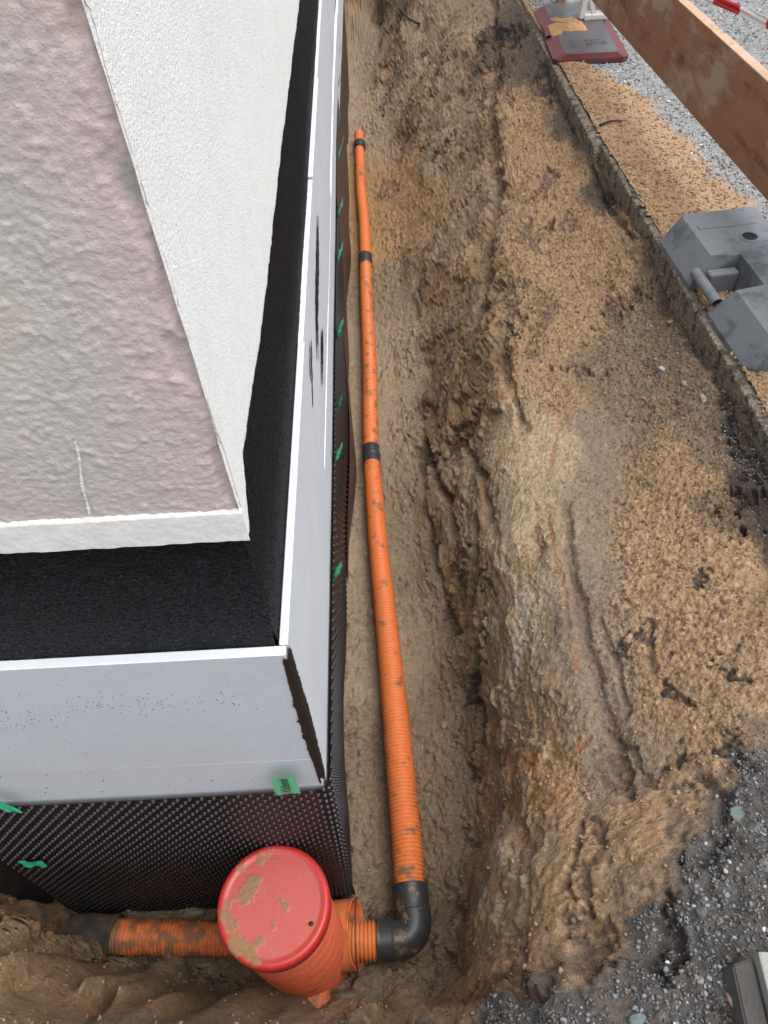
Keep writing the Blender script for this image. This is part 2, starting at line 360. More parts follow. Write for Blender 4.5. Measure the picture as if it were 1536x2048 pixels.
def base_h(X, Y):
    sh = np.shape(X); x = np.ravel(X).astype(float); y = np.ravel(Y).astype(float); out = np.empty(len(x))
    Cf = _feat(CT[:, :2])
    for s in range(0, len(x), 40000):
        q = np.c_[x[s:s + 40000], y[s:s + 40000]]
        f_ = _feat(q)
        d = np.sqrt((f_[:, 0:1] - Cf[None, :, 0]) ** 2 + (f_[:, 1:2] - Cf[None, :, 1]) ** 2 + 1e-5)
        out[s:s + 40000] = -d @ _W[:_n_] + _W[_n_] + q @ _W[_n_ + 1:]
    return np.clip(out, -2.60, -1.58).reshape(sh)
def hit(px, py):
    """where the measured line of sight meets the base ground"""
    d = ray(px, py); t = (np.linspace(-1.55, -2.62, 700) / d[2])
    P = d[None] * t[:, None]
    h = base_h(P[:, 0], P[:, 1]); k = np.argmax(P[:, 2] <= h)
    return P[k] if P[k, 2] <= h[k] else P[-1]

# colour zones of the ground: measured places and the earth found there
SAND = lin(176, 143, 108); SAND2 = lin(166, 135, 102); CLAY = lin(180, 157, 128); FLR = lin(162, 141, 117); FLRD = lin(147, 127, 104)
GREY = lin(160, 138, 112); TOP = lin(86, 74, 62); MIX = lin(136, 115, 93); GRAV = lin(94, 91, 88); DARK = lin(70, 62, 57); PALE = lin(178, 157, 128); OCH = lin(166, 132, 94)
ZON = []
def zc(c, *pts):
    for px, py in pts: ZON.append((hit(px, py), c))
zc(FLR, (730, 150), (750, 250), (780, 700), (720, 900), (790, 860), (850, 1270), (720, 1150), (730, 1330))
zc(OCH, (740, 400), (760, 470), (820, 400))
zc(FLRD, (770, 600), (800, 1010), (830, 1150), (860, 1400), (880, 1600), (720, 1500), (730, 1720), (890, 1800), (800, 1980), (300, 1930), (600, 1990), (180, 1850))
zc(GREY, (840, 60), (780, 120), (860, 180), (800, 220), (930, 230), (960, 400), (900, 480), (900, 650), (930, 120), (870, 330))
zc(SAND2, (1020, 250), (1080, 330), (900, 560), (860, 430), (1020, 520), (1050, 650), (1000, 750), (930, 800), (1100, 800), (1150, 640))
zc(SAND2, (1120, 400), (1200, 460), (1220, 560), (1180, 500), (1260, 480))
zc(CLAY, (900, 950), (920, 1100), (960, 1250), (1000, 1400), (990, 1600), (1000, 1760), (1040, 1200), (1060, 1050), (1010, 980), (1040, 900), (980, 1850))
zc(PALE, (1090, 900), (1060, 1140), (1050, 1230), (1010, 1880), (1040, 1780))
zc(lin(146, 127, 108), (1160, 900), (1200, 1000), (1190, 1120), (1170, 1260), (1250, 1330), (1220, 1450), (1250, 1560), (1170, 1560), (1120, 860))
zc(MIX, (1250, 700), (1350, 760), (1300, 650), (1400, 830), (1450, 900), (1230, 800), (1290, 860))
zc(TOP, (1170, 250), (1110, 130), (1240, 380), (1300, 500), (1350, 600), (1420, 720), (1490, 830), (1070, 60), (1000, 100))
zc(SAND, (1350, 900), (1450, 960), (1350, 1050), (1300, 1150), (1450, 1150), (1300, 1300), (1450, 1300), (1350, 1400), (1450, 1450), (1330, 1550), (1230, 1650), (1300, 1650), (1400, 1560), (1250, 1800), (1120, 1680), (1120, 1800), (1190, 1880))
zc(DARK, (1510, 1000), (1530, 1050), (1500, 960))
zc(SAND2, (1080, 1500), (1090, 1620), (1060, 1700), (1080, 1850), (1100, 1920), (1060, 1960), (980, 1960), (900, 2010), (780, 2030), (960, 2020))
zc(GRAV, (1240, 1900), (1180, 1960), (1100, 2010), (1000, 2040), (1300, 1850), (1350, 1750), (1400, 1720), (1450, 1650), (1500, 1560), (1400, 1900), (1300, 2000), (1500, 1800), (1520, 1700), (1350, 1960), (1450, 2040), (1200, 2040), (1050, 2048))
zc(SAND2, (640, 2032), (500, 2020), (350, 2010), (150, 1990), (50, 1950), (0, 1880), (60, 2020))
zc(lin(150, 124, 104), (400, 2045), (600, 2047), (200, 2046))
for x, y in ((-1.3, 0.5), (-1.2, 0.6), (-1.5, 0.3)): ZON.append((np.array([x, y, base_h(x, y)]), lin(118, 90, 66)))
for x, y in ((-1, -0.5), (0, -0.3), (0.8, -0.4), (1.2, 0.2), (1.15, 0.7)): ZON.append((np.array([x, y, -1.6]), GRAV))
ZP = np.array([z[0] for z in ZON]); ZC = np.array([z[1] for z in ZON])
# spots: (pixel x, pixel y, half length, half width (m), direction of the length in the ground plane (deg from +Y), colour, depth)
BLACK = lin(50, 48, 50); RUST = lin(162, 104, 62); BROWN = lin(112, 92, 76); SHADED_SOIL = lin(44, 44, 48)  # near-black one mixes dark topsoil with painted shade of scooped hollows
SPOTS = [(1255, 1285, .055, .018, 0, SHADED_SOIL, .012), (1300, 1265, .045, .03, 0, SHADED_SOIL, .006), (1390, 1380, .06, .014, 5, SHADED_SOIL, .014), (1405, 1190, .02, .018, 0, SHADED_SOIL, .01),
         (1510, 1010, .085, .06, 10, DARK, .05), (1470, 1000, .03, .02, 0, TOP, .02), (1500, 1370, .03, .02, 0, SHADED_SOIL, .01), (1470, 1310, .02, .012, 0, SHADED_SOIL, .01),
         (1325, 1560, .02, .03, 0, SHADED_SOIL, .012), (1340, 1630, .03, .02, 0, GRAV, .012), (1440, 1530, .05, .018, 20, SHADED_SOIL, .014), (1480, 1600, .03, .02, 0, SHADED_SOIL, .012), (1385, 1820, .05, .022, 0, DARK, .04),
         (1400, 1740, .03, .02, 0, GRAV, .02), (1180, 1690, .05, .02, 5, BROWN, .012), (1195, 1770, .05, .028, 0, BROWN, .02), (1140, 1790, .05, .012, -10, BROWN, .018), (1210, 1835, .03, .05, 0, BROWN, .02),
         (1190, 1540, .07, .025, 10, BROWN, .012), (1235, 1500, .12, .014, -4, BROWN, .016), 
         (1085, 1090, .05, .02, 0, RUST, .003),
         (1030, 1500, .09, .022, 0, RUST, .004), (1035, 1650, .06, .018, 0, RUST, .004), (985, 1530, .12, .012, 0, RUST, .004), (1145, 1480, .03, .02, 0, RUST, .004), (1110, 1520, .06, .02, 5, RUST, .003),
         (1040, 1120, .06, .02, 0, OCH, .0), (1030, 1290, .06, .02, 0, OCH, .0), (1065, 1330, .08, .015, 0, PALE, .0), (1005, 1830, .09, .02, 5, PALE, .0), (1050, 1240, .08, .02, 0, PALE, -.004),
         (1000, 120, .5, .05, 0, BROWN, .02), (1005, 60, .3, .04, 0, BLACK, .03), (985, 330, .5, .03, 0, OCH, .01), (1010, 620, .25, .025, 0, BROWN, .02), (1075, 380, .10, .04, 0, BROWN, .03),
         (1150, 430, .08, .04, 0, BROWN, .012), (1050, 470, .16, .05, 0, BROWN, .012), (1060, 620, .2, .035, -5, BROWN, .014), (1070, 700, .12, .03, -5, BROWN, .014), (1185, 255, .22, .035, 0, BLACK, .03),
         (1255, 400, .2, .02, 0, BLACK, .03), (1110, 150, .3, .03, 0, BLACK, .03), (960, 200, .16, .07, 0, BROWN, .015), (870, 160, .2, .05, 10, OCH, .03), (815, 205, .05, .05, 0, BLACK, .05),
         (768, 205, .2, .035, 0, BLACK, .03), (770, 380, .16, .06, 0, BROWN, .02), (830, 320, .1, .05, 0, OCH, .01), (890, 300, .05, .05, 0, BROWN, .04), (825, 320, .07, .03, 0, BROWN, .04),
         (1100, 440, .03, .03, 0, BLACK, .02), (1290, 460, .03, .03, 0, TOP, .02), (1240, 620, .05, .09, 0, BROWN, .03), (1175, 740, .02, .09, 0, BROWN, .03), (1295, 820, .09, .010, -20, lin(170, 120, 72), .016),
         (1450, 790, .3, .02, 0, BLACK, .02), (1500, 880, .2, .02, 0, BLACK, .02), (1090, 190, .2, .08, 0, SAND2, 0), (880, 900, .12, .03, 0, BROWN, .04), (930, 860, .14, .03, 0, BROWN, .03), (885, 1010, .10, .02, 0, RUST, .01),
         (905, 1180, .14, .02, 0, BROWN, .02), (950, 1180, .10, .016, 0, BROWN, .02), (935, 1400, .16, .015, 0, TOP, .02), (960, 1560, .12, .012, 0, DARK, .014), (1050, 1950, .05, .03, 0, BROWN, .016),
         (1500, 1960, .05, .02, 0, DARK, .02), (1220, 590, .12, .05, 0, SAND, -.012), (1240, 420, .12, .05, 0, SAND, -.012)]
SP = [(hit(s[0], s[1]),) + tuple(s[2:]) for s in SPOTS]
# long grooves and stains: (measured points, half width, depth, colour, strength)
GROOVES = [(((1128, 1010), (1140, 1120), (1166, 1250), (1196, 1360), (1228, 1480), (1256, 1600)), .016, .018, BROWN, .4),
           (((1150, 1180), (1185, 1300), (1215, 1400), (1240, 1490)), .030, .008, lin(134, 116, 102), .6),
           (((1200, 1240), (1235, 1330), (1255, 1420)), .010, .010, lin(120, 104, 92), .6),
           (((1118, 830), (1102, 900), (1092, 960)), .008, .003, RUST, .3), (((1095, 1030), (1112, 1100), (1130, 1180), (1140, 1260)), .008, .004, RUST, .35),
           (((1106, 1085), (1090, 1110), (1070, 1120)), .008, .002, RUST, .4),
           (((1150, 1260), (1158, 1340)), .006, .0, RUST, .4),
           (((848, 860), (868, 940), (898, 1010), (905, 1080)), .012, .035, BROWN, .5), (((945, 1040), (952, 1120), (940, 1200), (935, 1280)), .010, .030, BROWN, .5),
           (((845, 900), (852, 1000), (862, 1100), (888, 1200), (918, 1270)), .012, .022, BROWN, .4), (((955, 1240), (945, 1300), (950, 1400), (962, 1480)), .010, .025, TOP, .6),
           (((985, 0), (985, 200), (990, 380), (975, 520), (968, 640)), .028, .035, BROWN, .4), (((1000, 640), (1010, 760), (1040, 860)), .02, .02, BROWN, .3),
           (((1040, 1180), (1052, 1250), (1032, 1320)), .016, .0, lin(186, 178, 168), .6), (((1015, 1480), (1020, 1560), (1030, 1640), (1040, 1690)), .010, .005, RUST, .5),
           (((1015, 1880), (1045, 1790), (1055, 1720)), .016, .0, PALE, .6), (((1060, 1330), (1075, 1420), (1070, 1500)), .010, .0, PALE, .4),
           (((925, 880), (960, 960), (975, 1040)), .010, .025, BROWN, .3), (((1120, 1780), (1148, 1730), (1160, 1650)), .010, .015, BROWN, .6),
           (((1050, 1700), (1052, 1800), (1046, 1880)), .006, .010, BROWN, .4), (((1180, 330), (1210, 400), (1262, 480)), .012, .02, DARK, .5),
           (((1100, 160), (1130, 215), (1160, 260)), .02, .02, DARK, .6), (((1330, 560), (1370, 650), (1410, 740)), .015, .012, DARK, .5), (((1430, 760), (1470, 830), (1520, 900)), .02, .015, DARK, .7),
           (((1400, 1560), (1440, 1600), (1450, 1680), (1400, 1730)), .010, .015, SHADED_SOIL, .6), (((1300, 1290), (1310, 1340)), .010, .006, SHADED_SOIL, .5)]
GRV = [(tuple(hit(a, b) for a, b in g[0]),) + g[1:] for g in GROOVES]

def ground_surface(X, Y):
    """displaced ground and its colour for plan positions X, Y (rows, cols)"""
    H = base_h(X, Y)
    P = np.stack([X, Y, H], -1)
    gu = np.gradient(P, axis=0); gv = np.gradient(P, axis=1)
    Nn = np.cross(gv, gu); Nn /= np.linalg.norm(Nn, axis=-1)[..., None] + 1e-12
    Nn *= np.sign(Nn[..., 2:3] + 1e-9)
    sh = H.shape; p = P.reshape(-1, 3); n = Nn.reshape(-1, 3)
    slope = 1 - n[:, 2]
    warp = np.stack([pnoise(p, 2.1, 50), pnoise(p, 2.1, 51), pnoise(p, 2.1, 52)], 1) * 0.10 + np.stack([pnoise(p, 11, 53), pnoise(p, 11, 54), pnoise(p, 11, 55)], 1) * 0.045 \
        + np.stack([pnoise(p, 45, 56), pnoise(p, 45, 57), pnoise(p, 45, 58)], 1) * 0.020
    q = (p + warp); near_ = sstep(1.3, 0.9, p[:, 1])
    # colours: inverse distance over the measured zones
    qc = q + warp * (0.9 * sstep(-1.86, -1.72, p[:, 2]) * near_)[:, None]
    rgb = np.zeros((len(p), 3)); S2 = np.array([1.0, 0.6, 1.0])
    for s in range(0, len(p), 50000):
        d2 = (((qc[s:s + 50000, None] - ZP[None]) * S2) ** 2).sum(-1)
        w = 1 / (d2 + 6e-4) ** 2.2
        rgb[s:s + 50000] = (w @ ZC) / w.sum(1)[:, None]
    floor = sstep(-2.44, -2.50, p[:, 2])
    wall = sstep(0.12, 0.38, slope) * (1 - floor)
    # sandiness: crumbly where the colour is warm and the slope gentle
    lum = rgb.mean(1); warm = (rgb[:, 0] - rgb[:, 2]) / (rgb[:, 0] + 1e-6)
    sandy = sstep(0.42, 0.60, warm) * (1 - wall * 0.5) * (1 - floor)
    grav = sstep(0.30, 0.12, warm) * sstep(-1.95, -1.8, p[:, 2])
    # relief
    w1 = fbm(q, (3.2, 2.2, 3.2), 3, 1) * 0.024
    # scrapes down the wall: long across the slope, short along the trench
    st = fbm(q, (1.8, 9, 1.8), 3, 10) * 0.034 + fbm(q, (2.5, 34, 2.5), 2, 15) * 0.008 + fbm(p, 60, 3, 17) * 0.002
    st2 = fbm(q, (14, 1.8, 14), 3, 20) * 0.013                       # tooth marks along the trench (near part)
    near = sstep(2.4, 1.5, p[:, 1])
    d1, d2, rid = cells(q, (2.2, 4.2, 2.6), 1)
    k1, k2, rk = cells(q, (11, 2.3, 6), 9)
    slabn = (rk - 0.5) * 0.024 * sstep(0.0, 0.06, k2 - k1) * sstep(0.2, -0.1, p[:, 0] - 0.42)
    slab = (rid - 0.5) * 0.036 * sstep(0.0, 0.07, d2 - d1)
    e1, e2, rid2 = cells(q, (6, 12, 7), 2)
    slab2 = np.maximum(rid2 - 0.62, 0) * 0.026 * sstep(0.0, 0.10, e2 - e1)
    wallrelief = st * (1 - near * 0.9) + st2 * near + slabn * near + slab * (1 - near * 0.8) + slab2 * (1 - 0.8 * near)
    # crumbs and clods
    c1, c2, rc = cells(p + warp * 0.3, 34, 3)
    clod = np.clip(0.55 - c1, 0, 1) * (rc > 0.45) * 0.017
    f1, f2, rf = cells(p, 85, 4)
    crumb = np.clip(0.62 - f1, 0, 1) * 0.0095 * (0.35 + rf)
    g1, g2, rg = cells(p + warp * 0.2, 150, 8)
    grain = np.clip(0.6 - g1, 0, 1) * 0.0060 * (0.3 + rg)
    patch = sstep(-0.30, 0.02, fbm(p, 2.6, 3, 30))                      # rough against smeared floor
    fl = (clod * 2.2 + crumb * 1.5 + grain + fbm(p, 22, 4, 33, 0.7) * 0.026) * (0.12 + 0.88 * patch) + fbm(p, 5, 3, 34) * 0.014
    tread = (np.abs(np.sin(p[:, 1] * 2 * PI / 0.055 + 1.2 * pnoise(p, 5, 60))) ** 3) * 0.010 * sstep(0.03, 0.06, p[:, 0]) * sstep(0.19, 0.15, p[:, 0]) * sstep(2.5, 2.7, p[:, 1]) * sstep(4.0, 3.6, p[:, 1])
    sn = crumb * 0.8 + grain * 1.2 + fbm(p, 30, 4, 40, 0.65) * 0.011 + fbm(p, 11, 3, 41, 0.6) * 0.005 * (1 + sstep(1.6, 2.4, p[:, 1])) + fbm(p, 80, 2, 44) * 0.004 + clod * 0.5 * sstep(0.15, 0.4, fbm(p, 3, 2, 45))
    gv_ = np.clip(0.6 - f1, 0, 1) * 0.008 * (rf + 0.3) + fbm(p, 14, 4, 48) * 0.020 + clod * 1.0
    d = w1 * (1 - floor * 0.7) * (1 - grav * 0.6) + floor * (fl + tread) + wall * wallrelief
    mid = (1 - floor) * (1 - wall)
    d += (1 - floor) * (sandy * sn * (1 - wall * 0.4) + (1 - sandy) * (1 - 0.7 * wall) * (crumb * 0.35 + grain * 0.7 + fbm(p, 30, 4, 70, 0.65) * 0.008)) + mid * grav * gv_
    bank = sstep(0.40, 0.34, p[:, 1]) * sstep(-0.1, -0.35, p[:, 0]) * (1 - floor)
    d *= 1 - 0.86 * bank
    # tooth marks and hollows that were measured
    for c, hl, hw, ang, sc, dep in SP:
        a = math.radians(ang); dx = q[:, 0] - c[0] + warp[:, 1] * 0.2; dy = q[:, 1] - c[1]
        u = dx * math.sin(a) + dy * math.cos(a); v = dx * math.cos(a) - dy * math.sin(a)
        r = (u / hl) ** 2 + (v / hw) ** 2
        m_ = r < 5.0
        if not m_.any(): continue
        pr = p[m_] * np.array([1, 0.45, 1])
        r[m_] = r[m_] * (1 + 0.9 * pnoise(pr, 26, 95 + int(abs(c[0]) * 40))) + 0.7 * pnoise(p[m_], 70, 97) + 0.35 * pnoise(p[m_], 150, 98)
        k = sstep(1.25, 0.6, r[m_])
        brk = np.clip(k * (0.85 + 1.3 * pnoise(p[m_], 48, 90) + 0.6 * pnoise(p[m_], 120, 91)), 0, 1)
        d[m_] -= dep * k * 0.6
        st_ = 0.55 if sc[0] > 0.30 else 0.85
        rgb[m_] = rgb[m_] * (1 - st_ * brk[:, None]) + st_ * brk[:, None] * np.array(sc)
    for pts_, wd, dep, sc, am in GRV:
        a_ = np.array(pts_)[:, :2]; lo_ = a_.min(0) - 0.12; hi_ = a_.max(0) + 0.12
        m_ = np.where((p[:, 0] > lo_[0]) & (p[:, 0] < hi_[0]) & (p[:, 1] > lo_[1]) & (p[:, 1] < hi_[1]))[0]
        if not len(m_): continue
        w_ = p[m_][:, :2] + warp[m_][:, :2] * 0.12
        best = np.full(len(m_), 9.0); end_ = np.zeros(len(m_))
        for s0, s1 in zip(a_[:-1], a_[1:]):
            dd = s1 - s0; t_ = np.clip(((w_ - s0) @ dd) / (dd @ dd), 0, 1)
            ds = np.linalg.norm(w_ - s0 - t_[:, None] * dd, axis=1); best = np.minimum(best, ds)
        wl_ = wd * (1 + 0.7 * pnoise(p[m_], 9, 120) + 0.4 * pnoise(p[m_], 40, 121))
        k = sstep(1.5, 0.3, best / np.maximum(wl_, 0.002))
        d[m_] -= dep * k
        kk_ = np.clip(k * (am + 0.5 * pnoise(p[m_], (60, 14, 60), 122)), 0, 0.9)[:, None]
        rgb[m_] = rgb[m_] * (1 - kk_) + kk_ * np.array(sc)
    fleck = ((rg < 0.16) * 0.45 + (rf < 0.10) * 0.35 + (rf > 0.93) * -0.25) * sandy
    rgb *= (1 - fleck)[:, None]
    # natural variation of the earth
    v1 = fbm(q, (6, 4, 9), 4, 80); v2 = fbm(p, 55, 3, 84)
    rgb *= (1 + 0.16 * v1 + 0.12 * v2 + 0.18 * (rg - 0.5) + 0.16 * (rf - 0.5))[:, None]
    iron = sstep(0.30, 0.62, fbm(q, (10, 3.5, 10), 3, 88)) * wall * 0.5
    rgb = rgb * (1 - iron[:, None]) + iron[:, None] * np.array(lin(178, 128, 78))
    stk = fbm(q, (26, 2.6, 26), 4, 130); lowr = near * (1 - floor) * sstep(-1.86, -1.98, p[:, 2])
    for lo__, hi__, cc_, am_ in ((0.06, 0.36, lin(178, 130, 80), .65), (-0.10, -0.4, lin(184, 166, 140), .6)):
        kk_ = (sstep(lo__, hi__, stk) if hi__ > lo__ else sstep(lo__, hi__, stk)) * lowr * am_
        rgb = rgb * (1 - kk_[:, None]) + kk_[:, None] * np.array(cc_)
    stf = fbm(q, (2.6, 20, 2.6), 4, 134); kk_ = (sstep(0.08, 0.4, stf) * wall * (1 - near) * 0.6)[:, None]
    rgb = rgb * (1 - kk_) + kk_ * np.array(lin(176, 140, 96))
    kk_ = (sstep(-0.10, -0.45, stf) * wall * (1 - near) * 0.45)[:, None]; rgb = rgb * (1 - kk_) + kk_ * np.array(lin(116, 98, 82))
    humus = sstep(0.34, 0.60, fbm(q, (12, 8, 12), 4, 92)) * (1 - floor) * 0.35
    rgb = rgb * (1 - humus[:, None]) + humus[:, None] * np.array(lin(96, 82, 72))
    rgb *= (1 - 0.2 * (rid > 0.8) * wall * (1 - near))[:, None]
    sp_g = (rc > 0.86) & (c1 < 0.38) & (grav > 0.3)
    rgb[sp_g] = rgb[sp_g] * 0.4 + np.array(lin(150, 150, 150)) * 0.6
    rough = 0.78 - 0.16 * floor * (1 - patch) - 0.08 * floor
    Pn = p + n * d[:, None]
    return Pn.reshape(sh + (3,)), np.concatenate([np.clip(rgb, 0.005, 1), rough[:, None]], 1).reshape(sh + (4,)), H

def arc_cols(x0, x1, y, ncol):
    """columns of one row, closer where the bank is steep"""
    xs = np.linspace(x0, x1, 160); h = base_h(xs, np.full_like(xs, y))
    return xs, h
def make_rows(ys, x0f, x1f, ncol):
    X = np.empty((len(ys), ncol)); tt = np.linspace(0, 1, 160)
    XX = np.stack([x0f(y) + (x1f(y) - x0f(y)) * tt for y in ys]); YY = np.repeat(np.array(ys)[:, None], 160, 1)
    Hh = base_h(XX, YY)
    seg = np.hypot(np.diff(XX, axis=1), 0.9 * np.diff(Hh, axis=1))
    k = 9; ker = np.ones(k) / k     # neighbouring rows alike
    seg = np.apply_along_axis(lambda c: np.convolve(np.pad(c, k // 2, mode='edge'), ker, 'valid'), 0, seg)
    for i in range(len(ys)):
        s = np.r_[0, np.cumsum(seg[i])]; s /= s[-1]
        X[i] = np.interp(np.linspace(0, 1, ncol), s, XX[i])
    return X, np.repeat(np.array(ys)[:, None], ncol, 1)
YB = 0.615
ysA = np.r_[np.arange(-0.6, 0.0, 0.02), np.arange(0.0, YB - 1e-6, 0.0031), YB]
XA, YA = make_rows(ysA, lambda y: -1.6, lambda y: float(kx(y)) + 0.03, 800)
ysB = [YB]
while ysB[-1] < 8.5: ysB.append(ysB[-1] + 0.0034 * max(1.0, ysB[-1] / 1.1))
ysB = np.array(ysB)
XB, YB_ = make_rows(ysB, lambda y: -0.28, lambda y: float(kx(y)) + 0.03, 560)
V, C4, Q, off = [], [], [], 0
for X_, Y_ in ((XA, YA), (XB, YB_)):
    Pn, Cc, _ = ground_surface(X_, Y_)
    r, c = X_.shape; i = np.arange(r * c).reshape(r, c) + off
    Q.append(np.stack([i[:-1, :-1], i[:-1, 1:], i[1:, 1:], i[1:, :-1]], -1).reshape(-1, 4))
    V.append(Pn.reshape(-1, 3)); C4.append(Cc.reshape(-1, 4)); off += r * c
GV = np.concatenate(V); GC = np.concatenate(C4)
me = grid_mesh('trench_ground', GV, GC, np.concatenate(Q))
link('trench_ground', me, M['soil'], kind='structure', label='dug out trench with a sandy bank and a muddy floor')

# ------------------------------------------------------------------ gravel yard beyond the kerb, with spilt sand
ysG = [-0.6]
while ysG[-1] < 8.5: ysG.append(ysG[-1] + 0.012 * max(1.0, ysG[-1] / 2.5))
ysG = np.array(ysG); tg = np.linspace(0, 1, 260) ** 1.25
XG = np.stack([float(kx(y)) + 0.03 + (4.2 - float(kx(y))) * tg for y in ysG]); YG = np.repeat(ysG[:, None], 260, 1)
pg = np.stack([XG, YG, np.full_like(XG, -1.6)], -1).reshape(-1, 3)
ext = np.interp(pg[:, 1], [1.0, 1.6, 2.4, 2.8, 3.4, 4.0, 4.4, 4.9, 5.4, 7], [0.06, 0.10, 0.24, 0.44, 0.40, 0.32, 0.18, 0.14, 0.12, 0.1])
sd_ = pg[:, 0] - kx(pg[:, 1])
edge = sd_ + fbm(pg, 5, 4, 101) * 0.13 + fbm(pg, 40, 3, 104) * 0.05
sm = sstep(ext + 0.05, ext - 0.07, edge)
f1, f2, rf = cells(pg, (60, 60, 1), 5)
hgt = -1.605 + sm * (0.017 + np.clip(fbm(pg, 9, 4, 106), -0.5, 1) * 0.016) + (1 - sm) * fbm(pg, 6, 3, 107) * 0.006 + np.clip(0.6 - f1, 0, 1) * 0.007 * (1 - sm * 0.3)
gcol = np.array(lin(134, 135, 135))[None] * (0.75 + 0.5 * rf[:, None]) * (1 + 0.15 * fbm(pg, 1.6, 3, 109)[:, None])
moss = sstep(0.15, 0.5, fbm(pg, 3.4, 4, 111))[:, None] * 0.35
gcol = gcol * (1 - moss) + moss * np.array(lin(104, 108, 84))
scol = np.array(lin(164, 134, 103))[None] * (1 + 0.16 * fbm(pg, 14, 4, 113)[:, None])
gc = gcol * (1 - sm[:, None]) + scol * sm[:, None]
pg[:, 2] = hgt
me = grid_mesh('gravel_ground', pg.reshape(XG.shape + (3,)), np.c_[np.clip(gc, 0.01, 1), np.full(len(pg), 0.8)].reshape(XG.shape + (4,)))
link('gravel_ground', me, M['gravel'], kind='structure')
bm = bmesh.new()
for x0, x1, y0, y1 in ((-150, -1.6, -150, 200), (4.19, 150, -150, 200), (-1.6, 4.19, -150, -0.6), (-1.6, 4.19, 8.5, 200)):
    bm.faces.new([bm.verts.new(v) for v in ((x0, y0, -1.6), (x1, y0, -1.6), (x1, y1, -1.6), (x0, y1, -1.6))])
link('ground', bm_mesh('ground', bm), M['far_ground'], kind='structure')

# ------------------------------------------------------------------ house
WX, WY = -0.192, 0.5735            # bitumen coated foundation faces
PX, PY = -0.1795, 0.5610            # render (plaster) faces
PZ = -0.7135                       # lower edge of the render
PZS = -0.664
house = thing('house', 'house corner with pink and white render above a black coated foundation', 'house', (WX, WY, -2.6))
hinv = Vector(house.location)
def hlink(name, me, m_, parent=None, **t):
    me.transform(Matrix.Translation(-hinv)) if parent is None else me.transform(Matrix.Translation(-hinv))
    return link(name, me, m_, parent or house, **t)
me = bm_mesh('foundation_wall', box_bm(-8, WX - 0.042, WY + 0.004, 9.5, -2.75, 2.4)); hlink('foundation_wall', me, M['concrete'])
# bitumen coating: front and side, with the rounded fillet low down
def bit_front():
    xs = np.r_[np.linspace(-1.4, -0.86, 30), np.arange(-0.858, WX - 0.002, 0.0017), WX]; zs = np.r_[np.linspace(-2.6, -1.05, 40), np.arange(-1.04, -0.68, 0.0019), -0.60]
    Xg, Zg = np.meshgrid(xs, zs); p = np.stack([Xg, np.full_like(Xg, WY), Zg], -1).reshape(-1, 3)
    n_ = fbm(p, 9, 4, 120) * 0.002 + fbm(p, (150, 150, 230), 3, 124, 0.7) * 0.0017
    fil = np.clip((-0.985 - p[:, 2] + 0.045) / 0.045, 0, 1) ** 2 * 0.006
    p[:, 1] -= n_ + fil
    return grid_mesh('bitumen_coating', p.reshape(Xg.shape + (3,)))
def bit_side():
    ys = np.r_[np.arange(WY, 2.2, 0.0025), np.linspace(2.21, 9.4, 500)]; zs = np.r_[np.linspace(-2.6, -1.05, 30), np.arange(-1.04, -0.64, 0.0027), -0.58]
    Yg, Zg = np.meshgrid(ys, zs); p = np.stack([np.full_like(Yg, WX), Yg, Zg], -1).reshape(-1, 3)
    fil = np.clip(1 - np.abs(-0.995 - p[:, 2]) / 0.05, 0, 1) ** 2 * 0.004
    p[:, 0] += fbm(p, (9, 3, 9), 4, 122) * 0.002 + fbm(p, (120, 90, 150), 3, 126, 0.7) * 0.0016 + fil - 0.035 * sstep(-1.30, -1.5, p[:, 2])
    return grid_mesh('bitumen_coating', p.reshape(Yg.shape + (3,))[:, ::-1])
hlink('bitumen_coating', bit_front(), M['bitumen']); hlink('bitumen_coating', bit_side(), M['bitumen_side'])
# pink front render
xs = np.r_[np.linspace(-8, -1.35, 20), np.linspace(-1.3, PX, 420)]; zs = np.r_[np.linspace(PZ + 0.052, 0.02, 300), np.linspace(0.06, 2.5, 20)]
Xg, Zg = np.meshgrid(xs, zs); p = np.stack([Xg, np.full_like(Xg, PY), Zg], -1).reshape(-1, 3)
dcorner = PX - p[:, 0]
chip = sstep(0.0, 0.30, fbm(p, (20, 20, 12), 4, 130) - dcorner * 30 + 0.35)
rel = fbm(p, 40, 3, 132, 0.5) * 0.0008 + fbm(p, 150, 3, 136, 0.6) * 0.0019 + sstep(0.2, 0.5, fbm(p, 75, 2, 137)) * 0.0014 + sstep(0.25, 0.6, fbm(p, 60, 2, 133)) * 0.0016 + fbm(p, 3, 2, 139) * 0.003
scr = sstep(0.55, 0.75, fbm(p, (36, 36, 18), 2, 141)) * 0.003
p[:, 1] -= rel - scr - chip * 0.005
cpk = np.array(lin(196, 189, 182)); cgr = np.array(lin(196, 191, 184)); cpi = np.array(lin(205, 184, 183))
wp = sstep(0.13, 0.01, dcorner + fbm(p, 7, 3, 143) * 0.07)
wl = sstep(0.0, 0.5, fbm(p, 3.0, 3, 146))[:, None]
pc = cgr * wl + cpk * (1 - wl); pc = pc * (1 - wp[:, None]) + cpi * wp[:, None]
low = sstep(-0.40, -0.66, p[:, 2])[:, None]; pc = pc * (1 - low * 0.35) + low * 0.35 * np.array(lin(176, 164, 164))
ochre = (sstep(0.2, 0.5, fbm(p, 9, 3, 148)) * 0.3 * sstep(0.22, 0.1, dcorner))[:, None]; pc = pc * (1 - ochre) + ochre * np.array(lin(205, 180, 165))
bare = (chip * sstep(0.1, 0.4, fbm(p, 22, 3, 151) + 0.1))[:, None] * 0.6; pc = pc * (1 - bare) + bare * np.array(lin(150, 156, 148))
